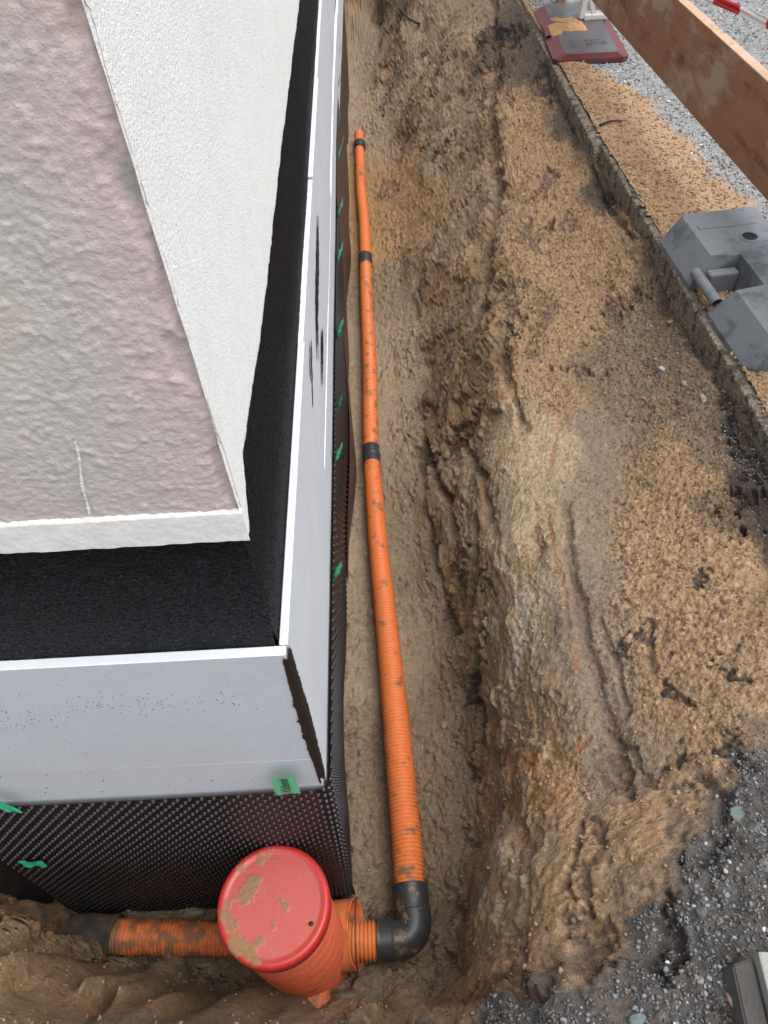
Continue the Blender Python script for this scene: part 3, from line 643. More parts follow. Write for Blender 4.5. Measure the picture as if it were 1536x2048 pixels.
sp1 = aty(212, 65, PY); bs = sstep(1.2, 0.7, ((p[:, 0] - sp1[0]) / 0.011) ** 2 + ((p[:, 2] - sp1[2]) / 0.022) ** 2 + 0.5 * pnoise(p, 90, 3))[:, None]
pc = pc * (1 - bs) + bs * np.array(lin(150, 160, 154)); p[:, 1] += bs[:, 0] * 0.004
me = grid_mesh('front_render', p.reshape(Xg.shape + (3,)), np.c_[pc, np.ones(len(p))].reshape(Xg.shape + (4,)))
hlink('front_render', me, M['plaster_pink'], label='rough greyish pink render on the near face of the house')
# white painted strip along the foot of the pink render
xs = np.linspace(-8, PX, 900); xs = np.r_[np.linspace(-8, -1.2, 30), np.linspace(-1.19, PX + 0.0015, 560)]; zs = np.linspace(0, 1, 26)
Xg, Tg = np.meshgrid(xs, zs)
p0 = np.stack([Xg, np.full_like(Xg, PY), Tg], -1).reshape(-1, 3)
lo = PZ + pnoise(np.c_[p0[:, 0], p0[:, 0] * 0, p0[:, 0] * 0], 50, 5) * 0.0022; hi = PZ + 0.054 + pnoise(np.c_[p0[:, 0], p0[:, 0] * 0, p0[:, 0] * 0], 90, 6) * 0.0015
p0[:, 2] = lo + (hi - lo) * p0[:, 2]; p0[:, 1] = PY - 0.0055 - fbm(p0, 40, 3, 155) * 0.0012
p0[:, 1] += (Tg.ravel() > 0.98) * 0.006
me = grid_mesh('painted_strip', p0.reshape(Xg.shape + (3,))); hlink('painted_strip', me, M['paint_white'], label='white painted strip at the foot of the pink render')
# underside of the render
bm = bmesh.new()
bm.faces.new([bm.verts.new(v) for v in ((-8, PY - 0.004, PZ + 0.001), (-8, WY + 0.01, PZ + 0.001), (WX, WY + 0.01, PZ + 0.001), (PX, PY - 0.004, PZ + 0.001))])
hlink('render_edge', bm_mesh('render_edge', bm), M['paint_white'])
# white side render, uneven lower edge
ys = np.r_[np.linspace(PY - 0.004, 2.2, 420), np.linspace(2.22, 9.5, 240)]; ts = np.r_[0, np.linspace(0, 1, 180) ** 1.3]
Yg, Tg = np.meshgrid(ys, ts); yy = Yg.ravel()
lo = PZS + np.interp(yy, [0.561, 0.575, 0.63, 0.78, 0.92, 1.36, 2.3, 9], [PZ - PZS, PZ - PZS + 0.01, 0.025, 0.012, 0.004, 0.008, 0.0, 0.0]) + pnoise(np.c_[yy, yy * 0, yy * 0], 16, 7) * 0.004 + pnoise(np.c_[yy, yy * 0, yy * 0], 60, 8) * 0.002
p = np.stack([np.full_like(yy, PX), yy, lo + (2.5 - lo) * Tg.ravel()], -1)
p[:, 0] += fbm(p, 60, 3, 160) * 0.0012 + fbm(p, 4, 2, 163) * 0.002 - sstep(0.006, 0.0, np.abs(p[:, 1] - PY)) * 0.002
under = (np.arange(len(ts)) == 0).repeat(len(ys)); p[under, 0] = WX + 0.0; 
me = grid_mesh('side_render', p.reshape(Yg.shape + (3,))[:, ::-1]); hlink('side_render', me, M['plaster_white'], label='white grainy render on the trench side of the house')
# white scratch down the pink render
a0, a1 = aty(150, 885, PY - 0.006), aty(178, 1036, PY - 0.006)
bm = bmesh.new(); t = 0.0
while t < 1:
    l = random.uniform(0.01, 0.05); w = random.uniform(0.0004, 0.0011)
    A = a0 + (a1 - a0) * t; B = a0 + (a1 - a0) * min(1, t + l)
    box_bm(A[0] - w + math.sin(t * 9) * 0.002, B[0] + w, A[1] - 0.0005, A[1] + 0.003, min(B[2], A[2]), max(A[2], B[2]), bm=bm)
    t += l + random.uniform(0.0, 0.035)
hlink('scratch', bm_mesh('scratch', bm), M['paint_white'])

# ------------------------------------------------------------------ insulation boards
BZ = -0.990                        # top of the upper boards
BF = 0.550                         # front face of the front boards
BS = -0.174                        # outer face of the side boards
def board_mesh(pts_xy, z0, z1, bev=0.0015):
    bm = bmesh.new()
    lo_ = [bm.verts.new((x, y, z0)) for x, y in pts_xy]; hi_ = [bm.verts.new((x, y, z1)) for x, y in pts_xy]
    n = len(pts_xy)
    for i in range(n): bm.faces.new((lo_[i], lo_[(i + 1) % n], hi_[(i + 1) % n], hi_[i]))
    bm.faces.new(hi_); bm.faces.new(lo_[::-1])
    bmesh.ops.bevel(bm, geom=list(bm.edges), offset=bev, segments=1, affect='EDGES')
    bmesh.ops.recalc_face_normals(bm, faces=bm.faces)
    me = bpy.data.meshes.new('insulation_board'); bm.normal_update(); bm.to_mesh(me); bm.free()
    me.materials.append(M['board']); me.materials.append(M['board_edge'])
    for p_ in me.polygons: p_.material_index = 1 if abs(p_.normal.z) > 0.6 else 0
    return me
def board(pts_xy, z0, z1, **t): return hlink('insulation_board', board_mesh(pts_xy, z0, z1), None, **t)
fth = 0.0165
board([(-1.06, BF), (-0.1765, BF), (-0.1765, BF + fth), (-1.06, BF + fth)], -1.402, BZ)
board([(-0.93, BF + 0.002), (-0.181, BF + 0.001), (-0.181, BF + fth), (-0.93, BF + fth)], -1.62, -1.4035)
board([(-1.06, BF + 0.004), (-0.932, BF + 0.004), (-0.932, BF + fth), (-1.06, BF + fth)], -1.62, -1.4035)
board([(-1.06, BF + 0.006), (-0.232, BF + 0.006), (-0.232, BF + fth), (-1.06, BF + fth)], -2.62, -1.6215)
sth = 0.0135
segs = [(0.5680, 1.30, 0.0), (1.3025, 2.02, -0.0028), (2.0225, 2.70, -0.001), (2.7025, 3.95, -0.005), (3.9525, 5.20, -0.002), (5.2025, 6.45, -0.005), (6.4525, 7.7, -0.003), (7.7025, 8.9, -0.004)]
for i, (y0, y1, dx) in enumerate(segs):
    board([(BS + dx, y0), (BS + dx + 0.0008, y1), (BS + dx - sth, y1), (BS + dx - sth, y0)], -1.402, BZ + (0.0, -0.004, 0.003, -0.002, 0.002, 0.0, 0.0, 0.0)[i])
segs2 = [(0.5680, 0.95, -0.002, -0.001), (0.9525, 2.2, -0.001, 0.0), (2.2025, 3.45, 0.0, 0.001), (3.4525, 4.7, 0.0, 0.012), (4.7025, 5.95, 0.014, 0.026), (5.9525, 7.2, 0.02, 0.02), (7.2025, 8.45, 0.01, 0.01)]
for y0, y1, da, db in segs2:
    board([(BS + da, y0), (BS + db, y1), (BS + db - sth, y1), (BS + da - sth, y0)], -1.64, -1.4035)
# black adhesive squeezed out of the open corner joint
zs = np.linspace(-1.000, -1.50, 70)
bm = bmesh.new(); L_, R_ = [], []
for z in zs:
    t = (z + 1.0) / -0.5
    w = np.interp(t, [0, 0.1, 0.45, 0.75, 0.9, 1.0], [0.001, 0.003, 0.006, 0.007, 0.003, 0.001])
    l = -w - abs(random.gauss(0, 0.0007)) - (0.005 * random.random() ** 3 if 0.3 < t < 0.6 else 0); r = random.gauss(0, 0.0010) + np.interp(t, [0, 0.5, 0.8, 1], [0.008, 0.010, 0.006, 0.001])
    L_.append(bm.verts.new((-0.181 + l, BF - 0.0016, z))); R_.append((bm.verts.new((-0.1725, BF - 0.0022, z)), bm.verts.new((BS + 0.0016, BF + 0.006 + max(0.0, r) * 2.2, z))))
for i in range(len(zs) - 1):
    bm.faces.new((L_[i], R_[i][0], R_[i + 1][0], L_[i + 1])); bm.faces.new((R_[i][0], R_[i][1], R_[i + 1][1], R_[i + 1][0]))
me = bm_mesh('adhesive_joint', bm, True); hlink('adhesive_joint', me, M['bitumen_smear'])
# dark gap lower down in the corner joint
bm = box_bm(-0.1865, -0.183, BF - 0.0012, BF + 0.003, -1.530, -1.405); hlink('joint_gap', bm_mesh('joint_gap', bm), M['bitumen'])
bm = bmesh.new()
for k in range(60):
    z = -1.34 - random.random() * 0.20
    r_ = bmesh.ops.create_icosphere(bm, subdivisions=1, radius=random.uniform(0.0006, 0.0016))
    for v in r_['verts']: v.co = v.co + Vector((-0.1765 + random.uniform(-0.001, 0.001), BF - 0.001, z))
hlink('glue_crumbs', bm_mesh('glue_crumbs', bm), M['root'], kind='stuff')
# small dents and dirt flecks on the front board
bm = bmesh.new(); rf_ = random.Random(5)
for k in range(210):
    if k < 170:
        x = -0.75 + rf_.random() ** 1.4 * 0.48; z = -1.13 + rf_.gauss(0, 0.022) - 0.06 * (x < -0.55) * rf_.random()
    else:
        x = -0.9 + rf_.random() * 0.7; z = -1.02 - rf_.random() * 0.5
    a_ = rf_.uniform(0.0005, 0.0022); b_ = rf_.uniform(0.0003, 0.0009)
    box_bm(x, x + a_, BF - 0.0006, BF + 0.001, z, z + b_ * 1.6, bm=bm)
hlink('dirt_flecks', bm_mesh('dirt_flecks', bm), M['root'], kind='stuff')
# bitumen brush marks on the side boards
def smear(pts, w, name='bitumen_smear'):
    pth, q = catmull([atx(px, py, BS + 0.001) for px, py in pts], 0.012)
    bm = bmesh.new(); a, b = [], []
    for i, p_ in enumerate(pth):
        ww = w * math.sin(PI * (i + 0.5) / len(pth)) ** 0.5
        a.append(bm.verts.new((BS + 0.0017, p_[1], p_[2] + ww * random.uniform(0.7, 1.25)))); b.append(bm.verts.new((BS + 0.0017, p_[1], p_[2] - ww * random.uniform(0.7, 1.25))))
    for i in range(len(pth) - 1): bm.faces.new((a[i], b[i], b[i + 1], a[i + 1]))
    hlink(name, bm_mesh(name, bm), M['bitumen_smear'])
def sidepts(lst): return lst
def smear_yz(pts, w):
    pth, q = catmull([(BS, y, z) for y, z in pts], 0.012)
    bm = bmesh.new(); a, b = [], []
    for i, p_ in enumerate(pth):
        ww = w * math.sin(PI * (i + 0.5) / len(pth)) ** 0.5
        a.append(bm.verts.new((BS + 0.0017, p_[1], p_[2] + ww * random.uniform(0.6, 1.3)))); b.append(bm.verts.new((BS + 0.0017, p_[1], p_[2] - ww * random.uniform(0.6, 1.3))))
    for i in range(len(pth) - 1): bm.faces.new((a[i], b[i], b[i + 1], a[i + 1]))
    hlink('bitumen_smear', bm_mesh('bitumen_smear', bm), M['bitumen_smear'])
smear_yz([(2.02, -1.10), (1.85, -1.13), (1.66, -1.15), (1.5, -1.20)], 0.026)
smear_yz([(1.72, -1.27), (1.6, -1.28), (1.52, -1.30)], 0.020)
smear_yz([(1.42, -1.08), (1.35, -1.10), (1.26, -1.14)], 0.016)

# ------------------------------------------------------------------ dimpled membrane
def side_x(y, z, seedoff=0.0, bulge=1.0):
    """outer surface of the sheet hanging on the side wall"""
    t = np.clip((-1.54 - z) / 0.97, 0, 1)
    wave = 0.009 * np.sin(y * 3.1 + 0.6) + 0.006 * np.sin(y * 7.3 + 2.0 + z * 2)
    far = 0.010 * sstep(1.4, 2.2, y)
    return -0.167 - 0.050 * t ** 1.15 + wave * t * 1.2 + far * t + 0.004 * np.sin(t * PI) * bulge
def front_y(x, z):
    t = np.clip((-1.54 - z) / 0.97, 0, 1)
    return 0.541 + 0.004 * np.sin(x * 7 + 1) * t + 0.001 * t - 0.006 * np.sin(t * PI)
def top_z_front(x): return -1.545 - 0.012 * np.sin((x + 0.2) * 2.2) * 0 - 0.006 * (np.abs(x + 0.17) * 1.0)
membrane = thing('dimpled_membrane', 'black dimpled drainage membrane wrapped round the lower house corner', 'drainage membrane', (-0.2, 0.55, -2.53))
minv = Vector(membrane.location)
def mlink(name, me, m_, root=None, **t):
    r_ = root or membrane
    me.transform(Matrix.Translation(-Vector(r_.location))); return link(name, me, m_, r_, **t)
# one continuous sheet: unrolled coordinate s (metres): s<0 front face (x = xc + s), s>0 side face (y = yc + s)
RC = 0.03
def sheet_point(s, z):
    s = np.asarray(s, float); z = np.asarray(z, float)
    xs_ = side_x(np.full_like(z, 0.6), z); yf = front_y(np.full_like(z, -0.2), z)
    P = np.empty(s.shape + (3,)); N_ = np.empty_like(P)
    L = RC * PI / 2
    fr = s < 0; ar = (s >= 0) & (s <= L); si = s > L
    # front
    xf = xs_ - RC + s; P[..., 0] = xf; P[..., 1] = front_y(xf, z); P[..., 2] = z; N_[...] = (0, -1, 0.02)
    a = s / RC
    ax = xs_ - RC + RC * np.sin(a); ay = yf + RC - RC * np.cos(a)
    P[ar, 0] = ax[ar]; P[ar, 1] = ay[ar]; N_[ar, 0] = np.sin(a)[ar]; N_[ar, 1] = -np.cos(a)[ar]
    ys_ = yf + RC + (s - L)
    P[si, 0] = side_x(ys_, z)[si]; P[si, 1] = ys_[si]; N_[si] = (1, 0, -0.03)
    return P, N_
def sheet_bottom(s): return FLOOR - 0.02
ss = np.r_[np.linspace(-0.82, 0, 90), np.linspace(0.004, RC * PI / 2, 10), RC * PI / 2 + np.linspace(0.01, 2.42, 160)]
tt = np.linspace(0, 1, 44)
Sg, Tg = np.meshgrid(ss, tt)
Zg = (-1.545 - 0.008 * np.abs(np.minimum(Sg, 0)) + 0.004 * np.sin(Sg * 5)) * (1 - Tg) + (FLOOR - 0.03) * Tg
Pm_, _N = sheet_point(Sg, Zg)
mlink('sheet', grid_mesh('sheet', Pm_[::-1]), M['membrane'])
def dimples(name, slist, zfun, root, matr, r0, r1, h, seg, keep=None, pfun=sheet_point):
    """a field of truncated cones standing off the sheet"""
    S_, Z_ = slist
    P, Nn = pfun(S_, Z_); Nn = Nn / np.linalg.norm(Nn, axis=1)[:, None]
    up = np.array([0, 0, 1.0]); A = np.cross(up, Nn); A /= np.linalg.norm(A, axis=1)[:, None]; B = np.cross(Nn, A)
    th = np.arange(seg) * 2 * PI / seg
    base = P[:, None] + r0 * (np.cos(th)[None, :, None] * A[:, None] + np.sin(th)[None, :, None] * B[:, None]) - Nn[:, None] * 0.0005
    top = P[:, None] + r1 * (np.cos(th)[None, :, None] * A[:, None] + np.sin(th)[None, :, None] * B[:, None]) + Nn[:, None] * h
    tip = (P + Nn * (h + 0.0012))[:, None]
    t2 = P[:, None] + r1 * 0.6 * (np.cos(th)[None, :, None] * A[:, None] + np.sin(th)[None, :, None] * B[:, None]) + Nn[:, None] * (h + 0.0014)
    tip = (P + Nn * (h + 0.0020))[:, None]
    V_ = np.concatenate([base, top, t2, tip], 1); k = 3 * seg + 1; n = len(P)
    f = []
    for i in range(seg):
        j = (i + 1) % seg
        f += [(i, j, seg + j), (i, seg + j, seg + i), (seg + i, seg + j, 2 * seg + j), (seg + i, 2 * seg + j, 2 * seg + i), (2 * seg + i, 2 * seg + j, 3 * seg)]
    f = np.array(f); F_ = (f[None] + (np.arange(n) * k)[:, None, None]).reshape(-1, 3)
    me = grid_mesh(name, V_.reshape(-1, 3), None, F_)
    return mlink(name, me, matr, root, kind='stuff')
PT = 0.0255; PR_ = 0.0172
def lattice(s0, s1, z0, z1):
    out = []
    rows_ = int((z1 - z0) / PR_)
    for r in range(rows_):
        z = z1 - (r + 0.4) * PR_ - 0.002
        offx = (r % 2) * PT * 0.5
        sarr = np.arange(s0 + offx, s1, PT); out.append(np.c_[sarr, np.full(len(sarr), z) - 0.008 * np.abs(np.minimum(sarr, 0)) + 0.004 * np.sin(sarr * 5)])
    out = np.concatenate(out); return out[:, 0], out[:, 1]
S_, Z_ = lattice(-0.80, 0.75, FLOOR, -1.545)
dimples('dimples', (S_, Z_), None, membrane, M['dimple'], 0.0058, 0.0030, 0.0042, 10)
S_, Z_ = lattice(0.765, 2.40, FLOOR, -1.545)
dimples('dimples', (S_, Z_), None, membrane, M['dimple'], 0.0058, 0.0030, 0.0046, 6)
# second sheet further along, lapped over the first
membrane2 = thing('dimpled_membrane', 'brownish black dimpled membrane lapped on further along the trench wall', 'drainage membrane', (-0.2, 3.0, -2.53))
def side2(s, z):
    s = np.asarray(s, float); z = np.asarray(z, float)
    t = np.clip((-1.54 - z) / 0.97, 0, 1)
    x = side_x(s, z) + 0.012 * t + 0.010 * np.sin(np.clip((s - 1.9) / 0.9, 0, 1) * PI) * t - 0.002
    P = np.stack([x, s, z], -1); N_ = np.zeros_like(P); N_[..., 0] = 1; N_[..., 2] = -0.03
    return P, N_
ys = np.linspace(0, 1, 180); Yg, Tg = np.meshgrid(ys, tt)
ys0 = 2.95 - 1.25 * Tg ** 0.8
Yg = ys0 + (6.9 - ys0) * Yg; Zg = (-1.548 + 0.01 * np.sin(Yg * 2.3)) * (1 - Tg) + (FLOOR - 0.03) * Tg
P2, _ = side2(Yg, Zg)
mlink('sheet', grid_mesh('sheet', P2[::-1]), M['membrane_brown'], membrane2)
# green tape pieces
def tape_piece(root, C, U, Vv, w, h, name='tape_strip', crinkle=0.003, n=(9, 5)):
    U = _n(U); Vv = _n(Vv); Nn = np.cross(U, Vv)
    us = np.linspace(-w / 2, w / 2, n[0]); vs = np.linspace(-h / 2, h / 2, n[1]); Ug, Vg = np.meshgrid(us, vs)
    P = np.array(C)[None, None] + Ug[..., None] * U + Vg[..., None] * Vv
    P = P + (RNG.normal(size=Ug.shape) * crinkle)[..., None] * Nn + (np.sin(Ug / w * 9 + Vg / h * 3) * crinkle)[..., None] * Nn
    P[:, 0] += RNG.normal(size=(n[1], 1)) * 0.0015 * U; P[:, -1] += RNG.normal(size=(n[1], 1)) * 0.0015 * U
    me = grid_mesh(name, P); me.update()
    return mlink(name, me, M['tape'], root)
tc_ = aty(571, 1572, BF - 0.026)
tape_piece(membrane, tc_, (1, 0, 0.10), (0.03, -0.03, 1), 0.047, 0.100, crinkle=0.0006)
ft = bpy.data.curves.new('tape_lettering', 'FONT'); ft.body = 'K Klebemb'; ft.size = 0.029; ft.extrude = 0.0001; ft.align_x = 'CENTER'; ft.align_y = 'CENTER'
fo = bpy.data.objects.new('tape_text_tmp', ft); COL.objects.link(fo)
bpy.context.view_layer.update()
me = bpy.data.meshes.new_from_object(fo.evaluated_get(bpy.context.evaluated_depsgraph_get())); bpy.data.objects.remove(fo)
me.transform(Matrix.Scale(0.70, 4, (1, 0, 0)))
Mx = Matrix.Translation(Vector(tc_) + Vector((0.0, -0.0026, -0.001))) @ Matrix.Rotation(math.radians(90), 4, 'X') @ Matrix.Rotation(math.radians(88), 4, 'Z')
me.transform(Mx); mlink('tape_lettering', me, M['tape_ink'])
tape_piece(membrane, aty(6, 1612, BF - 0.026), (1, 0, -0.4), (-0.2, 0, 1), 0.035, 0.08, crinkle=0.001)
tape_piece(membrane, aty(66, 1728, 0.527), (1, 0, -0.15), (0.1, 0, 1), 0.055, 0.045, crinkle=0.001)
for px, py, w, h, z in ((652, 1142, 0.03, 0.055, -1.53), (654, 908, 0.035, 0.06, -1.53), (661, 660, 0.06, 0.06, -1.54), (660, 508, 0.07, 0.05, -1.53), (661, 418, 0.07, 0.045, -1.54), (662, 300, 0.12, 0.04, -1.53), (668, 805, 0.03, 0.04, -1.56)):
    P_ = at(px, py, z); c_ = (-0.152, P_[1], z)
    tape_piece(membrane if P_[1] < 2.5 else membrane2, c_, (0.25, 1, 0.35), (0.45, -0.15, 1), w, h, crinkle=0.0018, n=(7, 7))
for py in (100, 160, 235):
    P_ = at(667, py, -1.53); tape_piece(membrane2, (-0.163, P_[1], -1.545), (0.15, 1, 0.3), (0.3, -0.1, 1), 0.11, 0.022, crinkle=0.0015, n=(6, 4))

# ------------------------------------------------------------------ corrugated pipes
def orange_cols(P, path_n, seed, mud, c0=lin(216, 116, 60)):
    p = P.reshape(-1, 3)
    m_ = sstep(0.30 - mud, 0.55 - mud, fbm(p, 26, 4, seed)) * 0.85
    m2 = sstep(0.12, 0.5, fbm(p, (90, 90, 90), 2, seed + 5) + mud - 0.25) * 0.5
    k = np.clip(np.maximum(m_, m2), 0, 1)[:, None]
    c = np.array(c0)[None] * (1 + 0.08 * fbm(p, 4, 2, seed + 8)[:, None])
    c = c * (1 - k) + np.array(MUD) * 0.85 * k
    return c
def run_r(y): return np.interp(y, [0.5, 1.0, 1.35, 1.9, 2.4, 4, 6], [0.0465, 0.045, 0.041, 0.0375, 0.0352, 0.0345, 0.034])
def corrugated(name, pts, r, pitch, root, seed, mud=0.1, amp=0.0032, seg=40, mudf=None, **tags):
    pth, q = catmull(pts, pitch / 6)
    if r is None: r = run_r(pth[:, 1])
    ph = (q / pitch) % 1.0
    rad = r - amp + amp * 2 * sstep(0.12, 0.30, ph) * sstep(0.88, 0.70, ph) * 0.9
    P = sweep(pth, rad, seg)
    c = orange_cols(P, None, seed, mud if mudf is None else np.repeat(mudf(pth)[:, None], seg + 1, 1).ravel())
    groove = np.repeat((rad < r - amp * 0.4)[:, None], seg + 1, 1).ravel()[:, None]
    c = c * (1 - 0.30 * groove) + np.array(MUD) * 0.30 * groove         # grooves mixed towards the mud colour
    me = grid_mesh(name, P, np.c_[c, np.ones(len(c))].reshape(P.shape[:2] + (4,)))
    me.transform(Matrix.Translation(-Vector(root.location)))
    return link(name, me, M['orange'], root, **tags)
def tube(name, pts, r, root, m_, seg=36, step=0.004, prof=None, caps=True):
    pth, q = catmull(pts, step)
    rad = np.full(len(pth), r) if prof is None else prof(q, q[-1])
    if caps:
        pth = np.concatenate([pth[:1], pth, pth[-1:]]); pth[0] -= (pth[2] - pth[1]) * 0.02; pth[-1] += (pth[-2] - pth[-3]) * 0.02; rad = np.r_[0.002, rad, 0.002]
    P = sweep(pth, rad, seg); me = grid_mesh(name, P); me.transform(Matrix.Translation(-Vector(root.location)))
    return link(name, me, m_, root)
PZc = -2.468; PR = 0.051
cl = [(718, 268), (720, 330), (722, 380), (727, 430), (730, 480), (731, 522), (733, 600), (738, 700), (740, 770), (740, 830), (743, 912), (749, 1000), (757, 1100), (768, 1200), (778, 1300), (788, 1400), (797, 1500), (806, 1600), (815, 1700), (821, 1790)]
zz = [-2.482, -2.495, -2.50, -2.488, -2.482, -2.482, -2.485, -2.485, -2.488, -2.484, -2.482, -2.48, -2.478, -2.476, -2.474, -2.472] + [-2.468] * 4
CLP = [at(px, py, z) for (px, py), z in zip(cl, zz)]
pipe = thing('drainage_pipe', 'long orange corrugated drainage pipe lying along the trench floor', 'drain pipe', tuple(at(790, 1400, FLOOR)))
corrugated('pipe_section', CLP[10:], None, 0.0125, pipe, 200, mudf=lambda P: 0.06 + 0.16 * sstep(0.9, 0.6, P[:, 1]) + 0.14 * sstep(1.9, 2.3, P[:, 1]), label='clean bright orange ribbed section nearest the camera')
corrugated('pipe_section', CLP[5:11], None, 0.0150, pipe, 210, mudf=lambda P: 0.20 + 0 * P[:, 1], amp=0.0022, label='mud spattered middle section of orange pipe')
corrugated('pipe_section', CLP[1:6], None, 0.020, pipe, 220, mudf=lambda P: 0.0 + 0.22 * sstep(4.7, 5.0, P[:, 1]), amp=0.0008, label='smooth looking clean orange section farther along')
corrugated('pipe_section', [CLP[0], (CLP[0] + CLP[1]) / 2, CLP[1]], None, 0.020, pipe, 230, mud=0.02, amp=0.0008, label='short orange end piece at the far end of the pipe')
def ringprof(r):
    return lambda q, L: r + 0.003 * (np.abs(q - L / 2) < 0.008) + 0.0015 * ((q < 0.006) | (q > L - 0.006))
def coupling(c, d, half):
    d = _n(d); tube('coupling', [c - d * half, c, c + d * half], 0.060, pipe, M['black_plastic'], prof=ringprof(float(run_r(c[1])) + 0.0045))
coupling(CLP[10], CLP[11] - CLP[9], 0.052); coupling(CLP[5], CLP[6] - CLP[4], 0.05)
cp_ = at(720, 292, -2.478); coupling(cp_, CLP[1] - CLP[0], 0.035)
# short black clip beside the coupling
# elbow
E0 = at(821, 1788, -2.466); EL = at(824, 1868, -2.466); E1 = at(768, 1879, -2.466)
EL = np.array([(E0[0]) + 0.004, E1[1] - 0.002, -2.466])
tube('elbow', [E0 + (E0 - EL) * 0.20, E0 * 0.6 + EL * 0.4], 0.062, pipe, M['black_plastic'], prof=lambda q, L: 0.0545 + 0.0012 * (q > L - 0.008) + 0.0012 * (q < 0.006))
rr = 0.045
arc = [EL + np.array([0, 0.075, 0]), EL + np.array([0, rr, 0])] + [EL + np.array([-rr + rr * math.cos(a), rr - rr * math.sin(a), 0]) for a in np.linspace(0.25, PI / 2 - 0.15, 5)] + [EL + np.array([-rr, 0, 0]), EL + np.array([-0.075, 0, 0])]
tube('elbow', arc, 0.059, pipe, M['black_plastic'], prof=lambda q, L: 0.0535 + 0 * q)
tube('elbow', [EL + np.array([-0.055, 0, 0]), EL + np.array([-0.108, 0.0, 0])], 0.062, pipe, M['black_plastic'], prof=lambda q, L: 0.0560 + 0.0012 * (q < 0.008))
corrugated('pipe_section', [EL + np.array([-0.100, 0, 0]), EL + np.array([-0.15, 0, 0.0]), EL + np.array([-0.20, 0.001, 0.0])], PR, 0.0115, pipe, 240, mud=0.02, label='short ribbed connector between the elbow and the shaft')

# ------------------------------------------------------------------ inspection shaft with red lid
SC = at(546, 1808, -1.88); SR = 0.1285; SZ = -1.88
shaft = thing('inspection_shaft', 'orange ribbed inspection shaft with a muddy red lid', 'inspection shaft', (SC[0], SC[1], FLOOR - 0.02))
sb = Vector(shaft.location)
zt, zb_ = SZ - 0.035 - sb.z, 0.0
zs_ = np.arange(zb_, zt, 0.0022)
ph = (zs_ / 0.0150) % 1.0
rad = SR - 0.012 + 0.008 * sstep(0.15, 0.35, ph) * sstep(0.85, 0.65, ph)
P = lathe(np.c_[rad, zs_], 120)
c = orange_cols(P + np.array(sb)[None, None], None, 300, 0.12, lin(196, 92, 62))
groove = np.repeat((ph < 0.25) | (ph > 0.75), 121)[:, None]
c = c * (1 - 0.70 * groove) + np.array(lin(140, 84, 60)) * 0.70 * groove  # shade between the ribs put into the colour so the rings show
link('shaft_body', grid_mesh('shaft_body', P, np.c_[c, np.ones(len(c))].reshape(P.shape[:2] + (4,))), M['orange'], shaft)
# lid
h0 = SZ - sb.z
prof = [(SR - 0.008, h0 - 0.052), (SR + 0.001, h0 - 0.052), (SR + 0.002, h0 - 0.030), (SR + 0.0025, h0 - 0.014), (SR + 0.0015, h0 - 0.006), (SR - 0.002, h0 - 0.001), (SR - 0.007, h0 + 0.001), (SR - 0.013, h0 + 0.0005), (SR - 0.017, h0 - 0.002), (SR - 0.020, h0 - 0.003)]
prof += [(r, h0 - 0.003) for r in np.linspace(SR - 0.022, 0.0006, 90)]
P = lathe(prof, 260); pw = P.reshape(-1, 3)
cR = np.array(lin(176, 44, 42)); cR2 = np.array(lin(178, 84, 76))
top = sstep(SR - 0.006, SR - 0.022, np.hypot(pw[:, 0], pw[:, 1]))[:, None]
cc = cR * (1 - top) + cR2 * top
lx, ly = pw[:, 0], pw[:, 1]
def lidblob(px, py, r, amt=1.0):
    c_ = at(px, py, SZ); dx, dy = c_[0] - SC[0], c_[1] - SC[1]
    return amt * np.exp(-((lx - dx) ** 2 + (ly - dy) ** 2) / (2 * r * r))
mw = 0
for px, py, r, a in ((490, 1790, .017, .75), (507, 1760, .012, .8), (480, 1735, .010, .6), (520, 1720, .008, .7), (455, 1805, .008, .7), (462, 1850, .014, .6), (475, 1890, .016, .9), (498, 1905, .012, .8), (520, 1880, .012, .55), (450, 1830, .01, .7),
                     (560, 1800, .012, .42), (548, 1850, .012, .45), (600, 1750, .008, .4), (572, 1815, .006, .7), (540, 1700, .02, .40), (530, 1780, .02, .25), (512, 1925, .008, .7), (590, 1820, .03, .12), (540, 1905, .01, .4)):
    mw = mw + lidblob(px, py, r, a)
pm_ = pw + np.array(sb)
k = sstep(0.36, 0.58, mw + fbm(pm_, 75, 4, 310, 0.75) * 0.55) * (pw[:, 2] > h0 - 0.012)
k2 = sstep(0.22, 0.55, fbm(pm_, 130, 3, 316) + mw * 0.5) * (pw[:, 2] > h0 - 0.012) * 0.6
K = np.clip(np.maximum(k, k2), 0, 1)[:, None]
cc = cc * (1 + 0.06 * fbm(pm_, 18, 3, 318)[:, None])
cc = cc * (1 - K) + np.array(lin(136, 106, 76)) * K
pw[:, 2] += (0.25 * K[:, 0] + 0.75 * k) * (0.0014 + 0.0016 * fbm(pm_, 90, 3, 320)) * (np.hypot(lx, ly) < SR)
ro = 0.33 + 0.45 * K[:, 0]
link('lid', grid_mesh('lid', pw.reshape(P.shape), np.c_[cc, ro].reshape(P.shape[:2] + (4,))), M['lid'], shaft)
# dark chip near the lid's right edge
c_ = at(622, 1847, SZ); bm = bmesh.new(); r_ = bmesh.ops.create_icosphere(bm, subdivisions=2, radius=0.0055)
for v in r_['verts']: v.co = Vector((v.co.x * 1.1, v.co.y, v.co.z * 0.25)) * random.uniform(0.85, 1.15) + Vector((c_[0], c_[1], SZ - 0.002)) - sb
link('dirt_chip', bm_mesh('dirt_chip', bm, True), M['bitumen_smear'], shaft)
